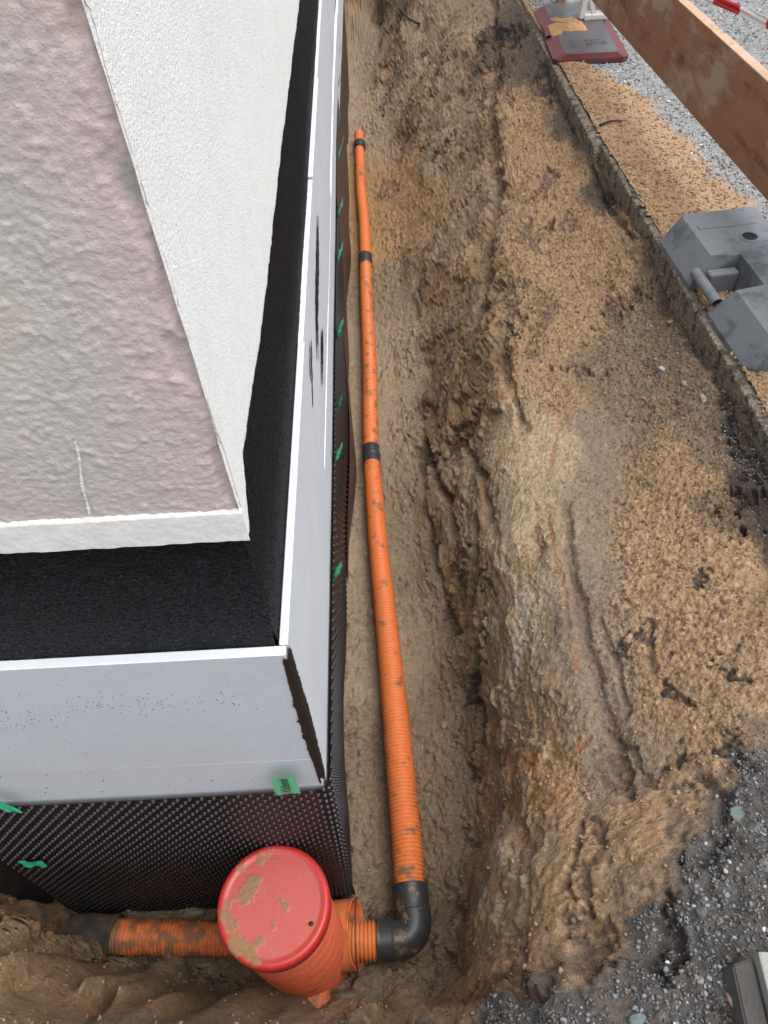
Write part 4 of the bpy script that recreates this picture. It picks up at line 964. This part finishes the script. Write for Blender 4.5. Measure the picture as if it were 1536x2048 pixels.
# side sockets
def socket(a, b, r, seed, wall=0.006, mud=0.22):
    a = np.array(a, float); b = np.array(b, float); L = np.linalg.norm(b - a); t = (b - a) / L
    pth = np.array([a + t * v for v in np.r_[np.linspace(0, L - 0.004, 8), L - 0.002, L, L, L - 0.003, L - 0.03, L - 0.05, L - 0.05]])
    rad = np.r_[np.full(8, r), r + 0.0015, r, r - wall, r - wall, r - wall, r - wall, 0.002]
    pp = pth.copy()
    A = np.cross(t, (0, 0, 1)); A = A / np.linalg.norm(A); B = np.cross(A, t); th = np.linspace(0, 2 * PI, 49)
    P = pp[:, None] + rad[:, None, None] * (np.cos(th)[None, :, None] * A + np.sin(th)[None, :, None] * B)
    c = orange_cols(P, None, seed, mud, lin(214, 118, 72))
    me = grid_mesh('socket', P, np.c_[c, np.ones(len(c))].reshape(P.shape[:2] + (4,))); me.transform(Matrix.Translation(-sb))
    return link('socket', me, M['orange'], shaft)
sx, sy = SC[0], SC[1]
cy = EL[1]
socket((sx + 0.08, cy + 0.012, -2.44), (EL[0] - 0.163, cy + 0.012, -2.425), 0.093, 330)
bm = bmesh.new()
P = sweep(np.array([[EL[0] - 0.1635 + v, cy + 0.012, -2.425] for v in (0, 0.002, 0.004)]), np.array([0.0945, 0.096, 0.0945]), 48)
me = grid_mesh('rim_ring', P); me.transform(Matrix.Translation(-sb)); link('rim_ring', me, M['black_plastic'], shaft)
socket((sx + 0.02, sy - 0.08, -2.46), (sx + 0.035, 0.247, -2.455), 0.046, 340, mud=0.30)
socket((sx - 0.08, cy + 0.02, -2.46), (sx - 0.17, cy + 0.022, -2.465), 0.064, 350, mud=0.25)
# pipe leaving to the left, with a black muddy connector
lp = thing('drainage_pipe', 'short muddy orange pipe left of the red lidded shaft', 'drain pipe', (-0.75, 0.45, FLOOR))
A0 = at(440, 1878, -2.478); A1 = at(232, 1873, -2.478)
corrugated('pipe_section', [A0 + (A0 - A1) * 0.25, (A0 + A1) / 2, A1 + (A1 - A0) * 0.1], 0.047, 0.0115, lp, 400, mud=0.40)
B1 = at(100, 1868, -2.478)
tube('coupling', [A1, (A1 + B1) / 2 + np.array([0, 0.002, 0]), B1 + (B1 - A1) * 0.2], 0.064, lp, M['muddy_plastic'], step=0.006, prof=lambda q, L: 0.058 + 0.004 * (q < 0.012) + 0.005 * np.sin(q * 31) * np.clip(q / 0.1, 0, 1) * np.clip((q - 0.06) / 0.05, 0, 1))

# ------------------------------------------------------------------ kerb stones
joints = [0.40, 1.40, 2.405, 3.405]
def kerb_stone(y0, y1, x0, x1, ztop, seed, label):
    L = math.hypot(x1 - x0, y1 - y0); ang = math.atan2(-(x1 - x0), (y1 - y0))
    bm = bmesh.new()
    n = 60; prof = [(0.0, -0.26), (0.0, -0.14), (0.0, -0.05), (0.0, -0.006), (0.002, -0.001), (0.008, 0.0), (0.035, 0.001), (0.052, -0.001), (0.058, -0.008), (0.058, -0.26)]
    # finer face so the exposed aggregate has real relief
    fine = []
    for a, b in zip(prof[:-1], prof[1:]):
        m_ = max(1, int(math.hypot(b[0] - a[0], b[1] - a[1]) / 0.008))
        for k in range(m_): fine.append((a[0] + (b[0] - a[0]) * k / m_, a[1] + (b[1] - a[1]) * k / m_))
    fine.append(prof[-1]); fine = np.array(fine)
    ys_ = np.linspace(0, L - 0.006, int(L / 0.008))
    P = np.stack([np.repeat(fine[:, 0][None], len(ys_), 0), np.repeat(ys_[:, None], len(fine), 1), np.repeat(fine[:, 1][None], len(ys_), 0)], -1)
    p = P.reshape(-1, 3); ps = p + seed * 3.1
    c1, c2, rc = cells(ps, 70, 6)
    d = np.clip(0.55 - c1, 0, 1) * 0.009 * rc + fbm(ps, 9, 3, 500 + seed) * 0.003
    p[:, 0] -= d * np.where(p[:, 0] < 0.03, 1, -0.3); p[:, 2] += d * 0.3 * (p[:, 2] > -0.02) - 0.003 * np.clip(fbm(ps, 14, 3, 510 + seed), 0, 1) * (p[:, 2] > -0.03) * (p[:, 0] < 0.02)
    cen = P.mean(axis=1)
    P2 = np.concatenate([cen[:1][:, None].repeat(len(fine), 1), P, cen[-1:][:, None].repeat(len(fine), 1)])
    me = grid_mesh('kerb_stone', P2, smooth=False)
    o = link('kerb_stone', me, M['kerb'], None, label=label, category='kerb stone', group='concrete kerb stones along the trench edge')
    o.location = (x0, y0, ztop); o.rotation_euler = (0, 0, ang)
    return o
labs = ['weathered kerb stone below the grey base plate\'s near end, farthest right in view', 'weathered kerb stone running beside the far half of the grey base plate',
        'kerb stone with a light chipped far corner beside the spilt sand', 'kerb stone just beyond the offset joint, edged by the spilt sand', 'kerb stone passing left of the red and grey base plate', 'kerb stone at the top edge, just beyond the red base plate']
def kxx(y): return float(kx(y)) - 0.0
kerb_stone(1.405, 2.40, kxx(1.405), kxx(2.40), -1.597, 1, labs[0]); kerb_stone(2.41, 3.385, kxx(2.41), kxx(3.38) + 0.014, -1.594, 2, labs[2])
kerb_stone(3.405, 4.40, kxx(3.41) - 0.018, kxx(4.40), -1.602, 3, labs[3]); kerb_stone(4.405, 5.40, kxx(4.405), kxx(5.40), -1.599, 4, labs[4])
kerb_stone(5.405, 6.40, kxx(5.405), kxx(6.4), -1.599, 5, labs[5])
# broken concrete block at the lower right corner
c0 = at(1478, 1900, -1.53); 
blk = thing('concrete_block', 'pale concrete block with a dark side at the lower right corner', 'concrete block', (0.585, 0.13, -1.61), math.radians(-4))
bm = box_bm(0.0, 0.20, -0.22, 0.085, 0.0, 0.082, 0.004); me = bm_mesh('block_body', bm)
link('block_body', me, M['concrete'], blk)
bm = bmesh.new()
vs = [(-0.052, -0.22, -0.02), (-0.004, -0.22, -0.02), (-0.004, -0.22, 0.060), (-0.040, -0.22, 0.046)]
ve = [(-0.048, 0.07, -0.02), (-0.004, 0.08, -0.02), (-0.004, 0.08, 0.060), (-0.036, 0.068, 0.046)]
a = [bm.verts.new(v) for v in vs]; b = [bm.verts.new(v) for v in ve]
for i in range(4): bm.faces.new((a[i], a[(i + 1) % 4], b[(i + 1) % 4], b[i]))
bm.faces.new(a[::-1]); bm.faces.new(b); bmesh.ops.recalc_face_normals(bm, faces=bm.faces); bmesh.ops.bevel(bm, geom=list(bm.edges), offset=0.003, segments=2, affect='EDGES')
link('block_side', bm_mesh('block_side', bm), M['concrete_dark'], blk, label='dark brown grey side piece of the block')

# ------------------------------------------------------------------ base plates for barriers
def foot_outline_mesh(name, mt, ms, hgt=0.115, grip=True):
    """plate 0.40 x 0.80, chamfered, with a grip recess in one long side and a post hole"""
    bm = bmesh.new()
    W, L, ch, base = 0.40, 0.80, 0.060, 0.020; ce = 0.022 if hgt > 0.1 else 0.010
    r0, r1, rd = 0.315, 0.475, 0.150 if hgt > 0.1 else 0.09                 # recess along y, depth in x
    def add(x, y, z): return bm.verts.new((x, y, z))
    # plan polygons: outer (base) and inner (top), counter clockwise, x=0 is the side at the trench
    outer = [(0, 0.03), (0.03, 0), (W - 0.03, 0), (W, 0.03), (W, L - 0.03), (W - 0.03, L), (0.03, L), (0, L - 0.03), (0, r1 + 0.0), (rd, r1), (rd, r0), (0, r0)]
    inner = [(ch, ce + 0.025), (ch + 0.01, ce), (W - ch - 0.01, ce), (W - ch, ce + 0.025), (W - ch, L - ce - 0.025), (W - ch - 0.01, L - ce), (ch + 0.01, L - ce), (ch, L - ce - 0.025), (ch, r1 + 0.025), (rd + 0.012, r1 + 0.012), (rd + 0.012, r0 - 0.012), (ch, r0 - 0.025)]
    n = len(outer)
    lo_ = [add(x, y, 0) for x, y in outer]; mi = [add(x, y, base) for x, y in outer]; hi_ = [add(x, y, hgt) for x, y in inner]
    for i in range(n):
        j = (i + 1) % n
        bm.faces.new((lo_[i], lo_[j], mi[j], mi[i])); bm.faces.new((mi[i], mi[j], hi_[j], hi_[i]))
    tf = bm.faces.new(hi_); bm.faces.new(lo_[::-1])
    bmesh.ops.bevel(bm, geom=[e for e in bm.edges if e.calc_face_angle(0) > 0.25 and max(v.co.z for v in e.verts) > 0.01], offset=0.007, segments=3, affect='EDGES', profile=0.6)
    bmesh.ops.triangulate(bm, faces=[f for f in bm.faces if len(f.verts) > 4])
    bmesh.ops.recalc_face_normals(bm, faces=bm.faces)
    me = bpy.data.meshes.new(name); bm.normal_update(); bm.to_mesh(me); bm.free()
    me.materials.append(mt); me.materials.append(ms)
    for p_ in me.polygons: p_.material_index = 0 if p_.normal.z > (0.85 if hgt > 0.1 else 0.96) else 1
    return me
def tub(bm, x0, x1, y0, y1, ztop, depth):
    pass
def base_plate(label, loc, rz, mt, ms, group='barrier base plates beside the kerb', hg=0.115):
    t = thing('base_plate', label, 'barrier base', loc, rz, group)
    link('plate_body', foot_outline_mesh('plate_body', mt, ms, hg), None, t)
    pth = np.array([[0.020, v, hg * 0.5] for v in np.linspace(0.305, 0.495, 8)])
    link('grip_bar', grid_mesh('grip_bar', sweep(pth, np.full(8, 0.019), 20)), ms, t)
    return t
fg = base_plate('grey rubber barrier base plate with a grip recess at the right edge', (1.125, 1.785, -1.598), math.radians(5.0), M['rubber'], M['rubber'], None)
del_group = fg
# recess step, post hole and rubber plugs of the grey plate
def dark_box(name, x0, x1, y0, y1, z, root, m_): link(name, bm_mesh(name, box_bm(x0, x1, y0, y1, z - 0.05, z, 0.004)), m_, root)
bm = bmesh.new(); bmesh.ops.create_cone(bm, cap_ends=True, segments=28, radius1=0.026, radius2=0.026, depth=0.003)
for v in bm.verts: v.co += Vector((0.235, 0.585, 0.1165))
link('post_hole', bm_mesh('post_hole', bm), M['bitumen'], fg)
bm = bmesh.new(); P = lathe([(0.026, 0.115), (0.026, 0.119), (0.029, 0.120), (0.033, 0.119), (0.035, 0.1155)], 40) + np.array([0.235, 0.585, 0]); bm.free()
link('hole_rim', grid_mesh('hole_rim', P), M['rubber'], fg)
link('recess_step', bm_mesh('recess_step', box_bm(0.045, 0.150, 0.435, 0.474, 0.0, 0.080, 0.010, 3)), M['rubber'], fg)
link('rib', bm_mesh('rib', box_bm(0.085, 0.30, 0.665, 0.690, 0.100, 0.1185, 0.003)), M['rubber'], fg)

fr = base_plate('red and dark grey barrier base plate holding the white barrier leg', (0.975, 4.33, -1.598), math.radians(-1.5), M['foot_top'], M['foot_red'], None, 0.046)
link('handle_slot', bm_mesh('handle_slot', box_bm(0.105, 0.135, 0.09, 0.20, 0.043, 0.0468, 0.0)), M['rubber_dark'], fr)
bm = bmesh.new()     # worn raised lettering that can no longer be read: broken strokes
for row, (y, x0, x1) in enumerate(((0.185, 0.19, 0.28), (0.150, 0.19, 0.30), (0.125, 0.19, 0.30))):
    x = x0
    while x < x1:
        w = random.uniform(0.003, 0.009)
        box_bm(x, x + w, y, y + random.choice((0.004, 0.014)), 0.045, 0.0476, bm=bm)
        if random.random() < 0.6: box_bm(x, x + 0.0022, y + 0.0145, y + 0.018, 0.045, 0.0476, bm=bm)
        x += w + random.uniform(0.002, 0.005)
link('worn_lettering', bm_mesh('worn_lettering', bm), M['rubber_dark'], fr)
# sand lying on the red plate
xs = np.linspace(0, 1, 50); Xg, Yg = np.meshgrid(xs, xs)
p = np.stack([0.03 + Xg * 0.24, 0.29 + Yg * 0.30, np.full_like(Xg, 0.040)], -1).reshape(-1, 3)
edge = np.minimum(np.minimum(Xg, 1 - Xg), np.minimum(Yg, 1 - Yg)).ravel()
p[:, 2] += np.clip(edge * 4, 0, 1) * 0.022 * (0.5 + fbm(p, 20, 3, 600)) - 0.010 * (1 - np.clip(edge * 5, 0, 1))
sl = link('spilt_sand', grid_mesh('spilt_sand', p.reshape(50, 50, 3), np.c_[np.array(lin(170, 132, 92))[None] * (1 + 0.2 * fbm(p, 30, 3, 603)[:, None]), np.full(len(p), 0.8)].reshape(50, 50, 4)), M['crumb'], None, kind='stuff')
sl.matrix_world = Matrix.Translation(Vector(fr.location)) @ Matrix.Rotation(fr.rotation_euler.z, 4, 'Z')
# barrier leg standing in the red plate
leg = thing('warning_barrier', 'white plastic barrier leg with a red reflective panel standing in the red base plate', 'barrier', tuple(at(1192, 36, -1.552)))
def lbx(name, x0, x1, y0, y1, z0, z1, m_, bev=0.006):
    link(name, bm_mesh(name, box_bm(x0, x1, y0, y1, z0, z1, bev)), m_, leg)
lbx('leg_foot', -0.075, 0.065, -0.035, 0.035, 0.0, 0.028, M['white_plastic'])
lbx('leg_post', -0.098, -0.066, -0.024, 0.024, 0.004, 1.0, M['white_plastic'])
lbx('leg_post', 0.040, 0.072, -0.024, 0.024, 0.004, 1.0, M['white_plastic'])
bm = bmesh.new()
vs = [(-0.064, -0.012, 0.12), (-0.030, -0.012, 0.030), (-0.008, -0.012, 0.030), (-0.050, -0.012, 0.14)]
a = [bm.verts.new(v) for v in vs]; b = [bm.verts.new((v[0], 0.012, v[2])) for v in vs]
for i in range(4): bm.faces.new((a[i], a[(i + 1) % 4], b[(i + 1) % 4], b[i]))
bm.faces.new(a[::-1]); bm.faces.new(b); bmesh.ops.recalc_face_normals(bm, faces=bm.faces)
link('brace', bm_mesh('brace', bm), M['white_plastic'], leg)
lbx('red_panel', -0.062, 0.036, -0.006, 0.006, 0.10, 0.95, M['tape_red'], 0.002)

# ------------------------------------------------------------------ timber board along the barrier
zb = -1.375
q0 = at(1205, 26, zb); q1 = at(1536, 404, zb)
dirp = (q1 - q0); Lq = np.linalg.norm(dirp); dirp /= Lq
def plane_hit(px, py):      # the board's upright plane
    nrm = np.array([dirp[1], -dirp[0], 0.0]); d = ray(px, py); return d * (nrm.dot(q1) / nrm.dot(d))
ht = plane_hit(1536, 163)[2] - zb
start = q0 - dirp * 1.2; end = q1 + dirp * 1.3
pl = thing('timber_board', 'worn brown formwork board set on edge as a barrier rail over the gravel', 'board', tuple(start), math.atan2(dirp[1], dirp[0]))
Lp = np.linalg.norm(end - start); th_ = 0.038
nx, nz = 200, 26
me = bm_mesh('board_face', box_bm(0, Lp, 0.0, th_ - 0.002, 0, ht - 0.0015, 0.0015, 1)); link('board_face', me, M['plywood'], pl)
me = bm_mesh('top_edge', box_bm(-0.0005, Lp + 0.0005, -0.0005, th_, ht - 0.004, ht + 0.001, 0.001, 1)); link('top_edge', me, M['plank_edge'], pl, label='paler bare top edge of the board with red paint specks')
print('PLANK', q0, q1, ht, dirp)
# posts that carry the board (outside the frame)
for s_ in (0.25, Lp - 0.5):
    pt = start + dirp * s_
    nrm = np.array([dirp[1], -dirp[0], 0]); nrm *= np.sign(nrm[0]) 
    po = thing('timber_post', ('upright timber stake behind the far end of the brown board', 'upright timber stake behind the near end of the brown board')[s_ > 1], 'stake', (pt[0] + nrm[0] * 0.065, pt[1] + nrm[1] * 0.065, -1.62), math.atan2(dirp[1], dirp[0]), 'stakes behind the brown board')
    link('stake_body', bm_mesh('stake_body', box_bm(-0.03, 0.03, -0.022, 0.022, 0, 0.22 + ht * 0.8, 0.003)), M['plywood'], po)

# ------------------------------------------------------------------ red and white barrier tape
tz = -0.95
t0 = at(1330, -45, tz); t1 = at(1418, -4, tz); t2 = at(1478, 20, tz); t3 = at(1536, 48, tz); t4 = at(1700, 125, tz)
pth, q = catmull([t0, t1, t2, t3, t4], 0.01)
T = np.gradient(pth, axis=0); T /= np.linalg.norm(T, axis=1)[:, None]
Sd = np.cross(T, (0, 0, 1)); Sd /= np.linalg.norm(Sd, axis=1)[:, None]; Up = np.cross(Sd, T)
rows_ = []
for v in np.linspace(-1, 1, 9):
    ang = 1.1 + 0.35 * np.sin(q * 3.0)
    fold = 0.006 * np.sin(v * 5 + q * 14) * 0.8
    off = v * 0.015
    rows_.append(pth + (np.cos(ang) * off)[:, None] * Sd + (np.sin(ang) * off)[:, None] * Up + fold[:, None] * Sd * 0.6)
P = np.stack(rows_, 1)
bt = thing('barrier_tape', 'red and white striped barrier tape at the upper right corner', 'barrier tape', tuple(t2))
kk = np.floor((q - q[np.argmin(np.linalg.norm(pth - t2, axis=1))] + 0.0) / 0.135).astype(int)
for k in sorted(set(kk)):
    idx = np.where(kk == k)[0]; a, b = idx[0], min(idx[-1] + 1, len(q) - 1)
    if b - a < 1: continue
    me = grid_mesh('stripe', P[a:b + 1]); me.transform(Matrix.Translation(-Vector(bt.location)))
    link('stripe', me, M['tape_white'] if k % 2 == 0 else M['tape_red'], bt)

# ------------------------------------------------------------------ loose stones, crumbs, roots
from mathutils.bvhtree import BVHTree
from mathutils.kdtree import KDTree
kd = KDTree(len(GV) // 2 + 1)
for j, i in enumerate(range(0, len(GV), 2)): kd.insert(Vector(GV[i]), i)
kd.balance()
def surf(p):
    co, i, d = kd.find(Vector(p)); return np.array(GV[i]), GC[i]
def stone_mesh(s, flat=0.7, seed=0, subs=2, col=None):
    bm = bmesh.new(); bmesh.ops.create_icosphere(bm, subdivisions=subs, radius=1.0)
    rs = np.random.default_rng(seed)
    planes = [(_n(rs.normal(size=3)), rs.uniform(0.55, 0.85)) for _ in range(7)]
    for v in bm.verts:
        c = np.array(v.co)
        for n_, d_ in planes:
            e = c.dot(n_) - d_
            if e > 0: c = c - n_ * e * 0.9
        v.co = Vector((c[0] * s[0], c[1] * s[1], c[2] * s[2]))
    me = bm_mesh('stone', bm, subs > 2)
    at_ = me.color_attributes.new('Col', 'FLOAT_COLOR', 'POINT'); at_.data.foreach_set('color', np.tile(np.array(list(col or (0.3, 0.3, 0.3)) + [1.0], np.float32), len(me.vertices)))
    return me
STN = [(1325, 742, (.012, .020, .010), lin(160, 166, 172), 'pale blue grey wedge shaped stone on the slope', 0.5),
       (1367, 746, (.014, .014, .010), lin(108, 96, 86), 'dark round pebble right of the pale wedge shaped stone', 0),
       (1371, 770, (.011, .018, .010), lin(150, 134, 110), 'yellowish stone just below the dark round pebble', 0.2),
       (1412, 805, (.014, .028, .012), lin(136, 132, 130), 'long grey stone near the kerb, below the yellowish stone', 0.1),
       (1313, 722, (.012, .010, .007), lin(160, 108, 82), 'small orange brick fragment left of the pale wedge shaped stone', 0.4),
       (1336, 642, (.017, .010, .008), lin(162, 128, 98), 'flat tan stone high on the slope near the kerb', 0.3),
       (1395, 722, (.010, .016, .007), lin(112, 116, 118), 'dark grey flake close to the kerb face', 0.6),
       (1300, 650, (.009, .009, .006), lin(150, 146, 142), 'small grey pebble left of the flat tan stone', 0.1),
       (892, 1450, (.020, .020, .016), lin(150, 132, 106), 'round muddy stone on the trench floor right of the pipe', 0),
       (733, 1107, (.008, .010, .007), lin(190, 176, 156), 'tiny pale pebble on the floor left of the pipe', 0),
       (1480, 1632, (.024, .026, .009), lin(98, 108, 105), 'flat greenish stone at the right edge of the gravel', 0.2),
       (1470, 2004, (.017, .020, .010), lin(158, 126, 110), 'pinkish brick fragment beside the dark side of the concrete block', 0.4),
       (1275, 2040, (.020, .014, .010), lin(98, 114, 112), 'greenish blue stone at the bottom edge', 0.2),
       (1528, 1863, (.006, .006, .005), lin(225, 225, 222), 'bright white pebble above the concrete block', 0),
       (1340, 1925, (.0055, .0045, .004), lin(225, 225, 222), 'small white chip in the middle of the dark gravel', 0),
       (1412, 1828, (.018, .016, .014), lin(88, 90, 92), 'rounded dark clod in the hollow of the gravel', 0.3)]
for k, (px, py, s, colr, lab, rz) in enumerate(STN):
    P_, _c = surf(hit(px, py))
    o = link('stone', stone_mesh(s, seed=k + 1, col=colr), M['stone'], None, label=lab, category='stone')
    o.location = (P_[0], P_[1], P_[2] + s[2] * 0.15); o.scale = (0.9, 0.9, 0.9); o.rotation_euler = (0.1, 0.15, rz)

def scatter(name, pts, cols, smin, smax, m_, flat=0.75, seed=1, power=2.0):
    """many small angular lumps as one mesh"""
    rs = np.random.default_rng(seed); n = len(pts)
    phi = (1 + 5 ** 0.5) / 2
    ico = np.array([(-1, phi, 0), (1, phi, 0), (-1, -phi, 0), (1, -phi, 0), (0, -1, phi), (0, 1, phi), (0, -1, -phi), (0, 1, -phi), (phi, 0, -1), (phi, 0, 1), (-phi, 0, -1), (-phi, 0, 1)]) / 1.9
    fc = np.array([(0, 11, 5), (0, 5, 1), (0, 1, 7), (0, 7, 10), (0, 10, 11), (1, 5, 9), (5, 11, 4), (11, 10, 2), (10, 7, 6), (7, 1, 8), (3, 9, 4), (3, 4, 2), (3, 2, 6), (3, 6, 8), (3, 8, 9), (4, 9, 5), (2, 4, 11), (6, 2, 10), (8, 6, 7), (9, 8, 1)])
    Vv = ico[None] * (1 + rs.normal(size=(n, 12, 1)) * 0.30)
    Vv = Vv * rs.uniform(0.6, 1.25, size=(n, 1, 3)) * np.array([1, 1, flat])
    a = rs.uniform(0, 2 * PI, n); ca, sa = np.cos(a), np.sin(a)
    X_ = Vv[..., 0] * ca[:, None] - Vv[..., 1] * sa[:, None]; Y_ = Vv[..., 0] * sa[:, None] + Vv[..., 1] * ca[:, None]
    s = smin + (smax - smin) * rs.uniform(0, 1, n) ** power
    Vv = np.stack([X_, Y_, Vv[..., 2]], -1) * s[:, None, None] + pts[:, None]
    F_ = (fc[None] + (np.arange(n) * 12)[:, None, None]).reshape(-1, 3)
    me = grid_mesh(name, Vv.reshape(-1, 3), np.repeat(cols, 12, 0), F_, smooth=False)
    return link(name, me, m_, None, kind='stuff')
# crumbs sitting on the ground mesh, in the ground's own colour
rs = np.random.default_rng(21)
vis = (GV[:, 0] > -1.2) & (GV[:, 1] < 5.5) & (GV[:, 1] > 0.02)
wgt = vis * (0.25 + 1.0 * (fbm(GV, 6, 3, 700) > 0.05)) * (0.4 + (GV[:, 2] < -2.4) * 1.0 + (GV[:, 2] > -1.9) * 0.7)
idx = rs.choice(len(GV), 15000, p=wgt / wgt.sum())
cc = GC[idx].copy(); cc[:, :3] *= rs.uniform(0.65, 1.02, (len(idx), 1))
scatter('soil_crumbs', GV[idx] + np.c_[rs.normal(size=(len(idx), 2)) * 0.002, np.full(len(idx), -0.0003)], cc, 0.0014, 0.0065, M['crumb'], seed=2, power=3.0)
# gravel chips in the grey corner and along the kerb
warm = (GC[:, 0] - GC[:, 2]) / GC[:, 0]
gm = vis & (warm + 0.10 * fbm(GV, 18, 3, 710) < 0.27) & (GV[:, 2] > -1.85) & (GV[:, 1] < 2.6)
idx = rs.choice(len(GV), 11000, p=gm / gm.sum())
gcols = np.array([lin(128, 130, 134), lin(92, 94, 98), lin(160, 160, 160), lin(112, 104, 98), lin(78, 82, 84), lin(205, 205, 202), lin(134, 112, 96)])[rs.choice(7, len(idx), p=[.26, .27, .04, .2, .165, .005, .06])]
scatter('gravel_chips', GV[idx] + np.c_[rs.normal(size=(len(idx), 2)) * 0.002, np.full(len(idx), 0.001)], np.c_[gcols * rs.uniform(0.7, 1.15, (len(idx), 1)), np.full(len(idx), 0.6)], 0.0013, 0.0052, M['crumb'], seed=3, power=2.4)
# stony mixed earth below the near kerb
c_ = hit(1340, 730); dd_ = ((GV[:, 0] - c_[0]) / 0.17) ** 2 + ((GV[:, 1] - c_[1]) / 0.55) ** 2
wm = vis * (GV[:, 2] > -1.95) * np.exp(-dd_)
idx = rs.choice(len(GV), 2600, p=wm / wm.sum())
gcols = np.array([lin(120, 108, 96), lin(104, 98, 94), lin(140, 122, 100), lin(88, 82, 78), lin(150, 130, 112)])[rs.choice(5, len(idx))]
scatter('earth_chips', GV[idx], np.c_[gcols, np.full(len(idx), 0.7)], 0.0016, 0.0062, M['crumb'], seed=6, power=2.4)
# chips on the yard beyond the kerb
vg = (pg[:, 0] < 3.6) & (pg[:, 1] > 1.2) & (pg[:, 1] < 6.5)
wg = vg * (1.05 - sm)
idx = rs.choice(len(pg), 26000, p=wg / wg.sum())
gcols = np.array([lin(138, 140, 142), lin(106, 108, 110), lin(166, 167, 166), lin(126, 118, 110), lin(88, 90, 92), lin(205, 205, 202)])[rs.choice(6, len(idx), p=[.3, .22, .16, .12, .14, .06])]
jit = rs.normal(size=(len(idx), 2)) * np.array([0.007, 0.009])
scatter('yard_gravel', pg[idx] + np.c_[jit, np.full(len(idx), 0.001)], np.c_[gcols, np.full(len(idx), 0.6)], 0.003, 0.0085, M['crumb'], seed=4, power=1.5)
ws = vg * sm
idx = rs.choice(len(pg), 5000, p=ws / ws.sum())
scatter('sand_lumps', pg[idx] + np.c_[rs.normal(size=(len(idx), 2)) * 0.006, np.full(len(idx), 0.001)], np.c_[np.clip(gc[idx] * rs.uniform(0.7, 1.1, (len(idx), 1)), 0, 1), np.full(len(idx), 0.8)], 0.002, 0.009, M['crumb'], seed=5, power=2.0)
# root sticking out of the far wall
def root_tube(pts, r, label):
    pth, q = catmull(pts, 0.01)
    o = link('root', grid_mesh('root', sweep(pth, r * (1 - 0.5 * q / q[-1]), 10)), M['root'], None, label=label, category='root')
p0 = hit(842, 42)
root_tube([p0 + np.array([0.0, 0.02, -0.02]), p0 + np.array([-0.03, -0.04, 0.0]), p0 + np.array([-0.10, -0.05, 0.04]), p0 + np.array([-0.17, -0.02, 0.10])], 0.011, 'dark bent root sticking out of the far right trench wall')
# stick on the spilt sand
a0, a1 = at(1200, 250, -1.58), at(1246, 242, -1.58)
root_tube([a0, (a0 + a1) / 2 + np.array([0, 0.01, 0.004]), a1], 0.006, 'small dark stick lying on the spilt sand')
# moss tuft by the concrete block
rs = np.random.default_rng(31); bm = bmesh.new()
c0 = at(1500, 2042, -1.595)
for k in range(160):
    b = Vector((c0[0] + rs.normal() * 0.014, c0[1] + rs.normal() * 0.006, -1.600)); d = Vector((rs.normal() * 0.006, rs.normal() * 0.006, rs.uniform(0.005, 0.014))); w = Vector((0.0009, 0.0004, 0))
    bm.faces.new([bm.verts.new(v) for v in (b - w, b + w, b + d)])
link('moss_tuft', bm_mesh('moss_tuft', bm), M['moss'], None, label='small green moss tuft at the foot of the concrete block', category='moss')
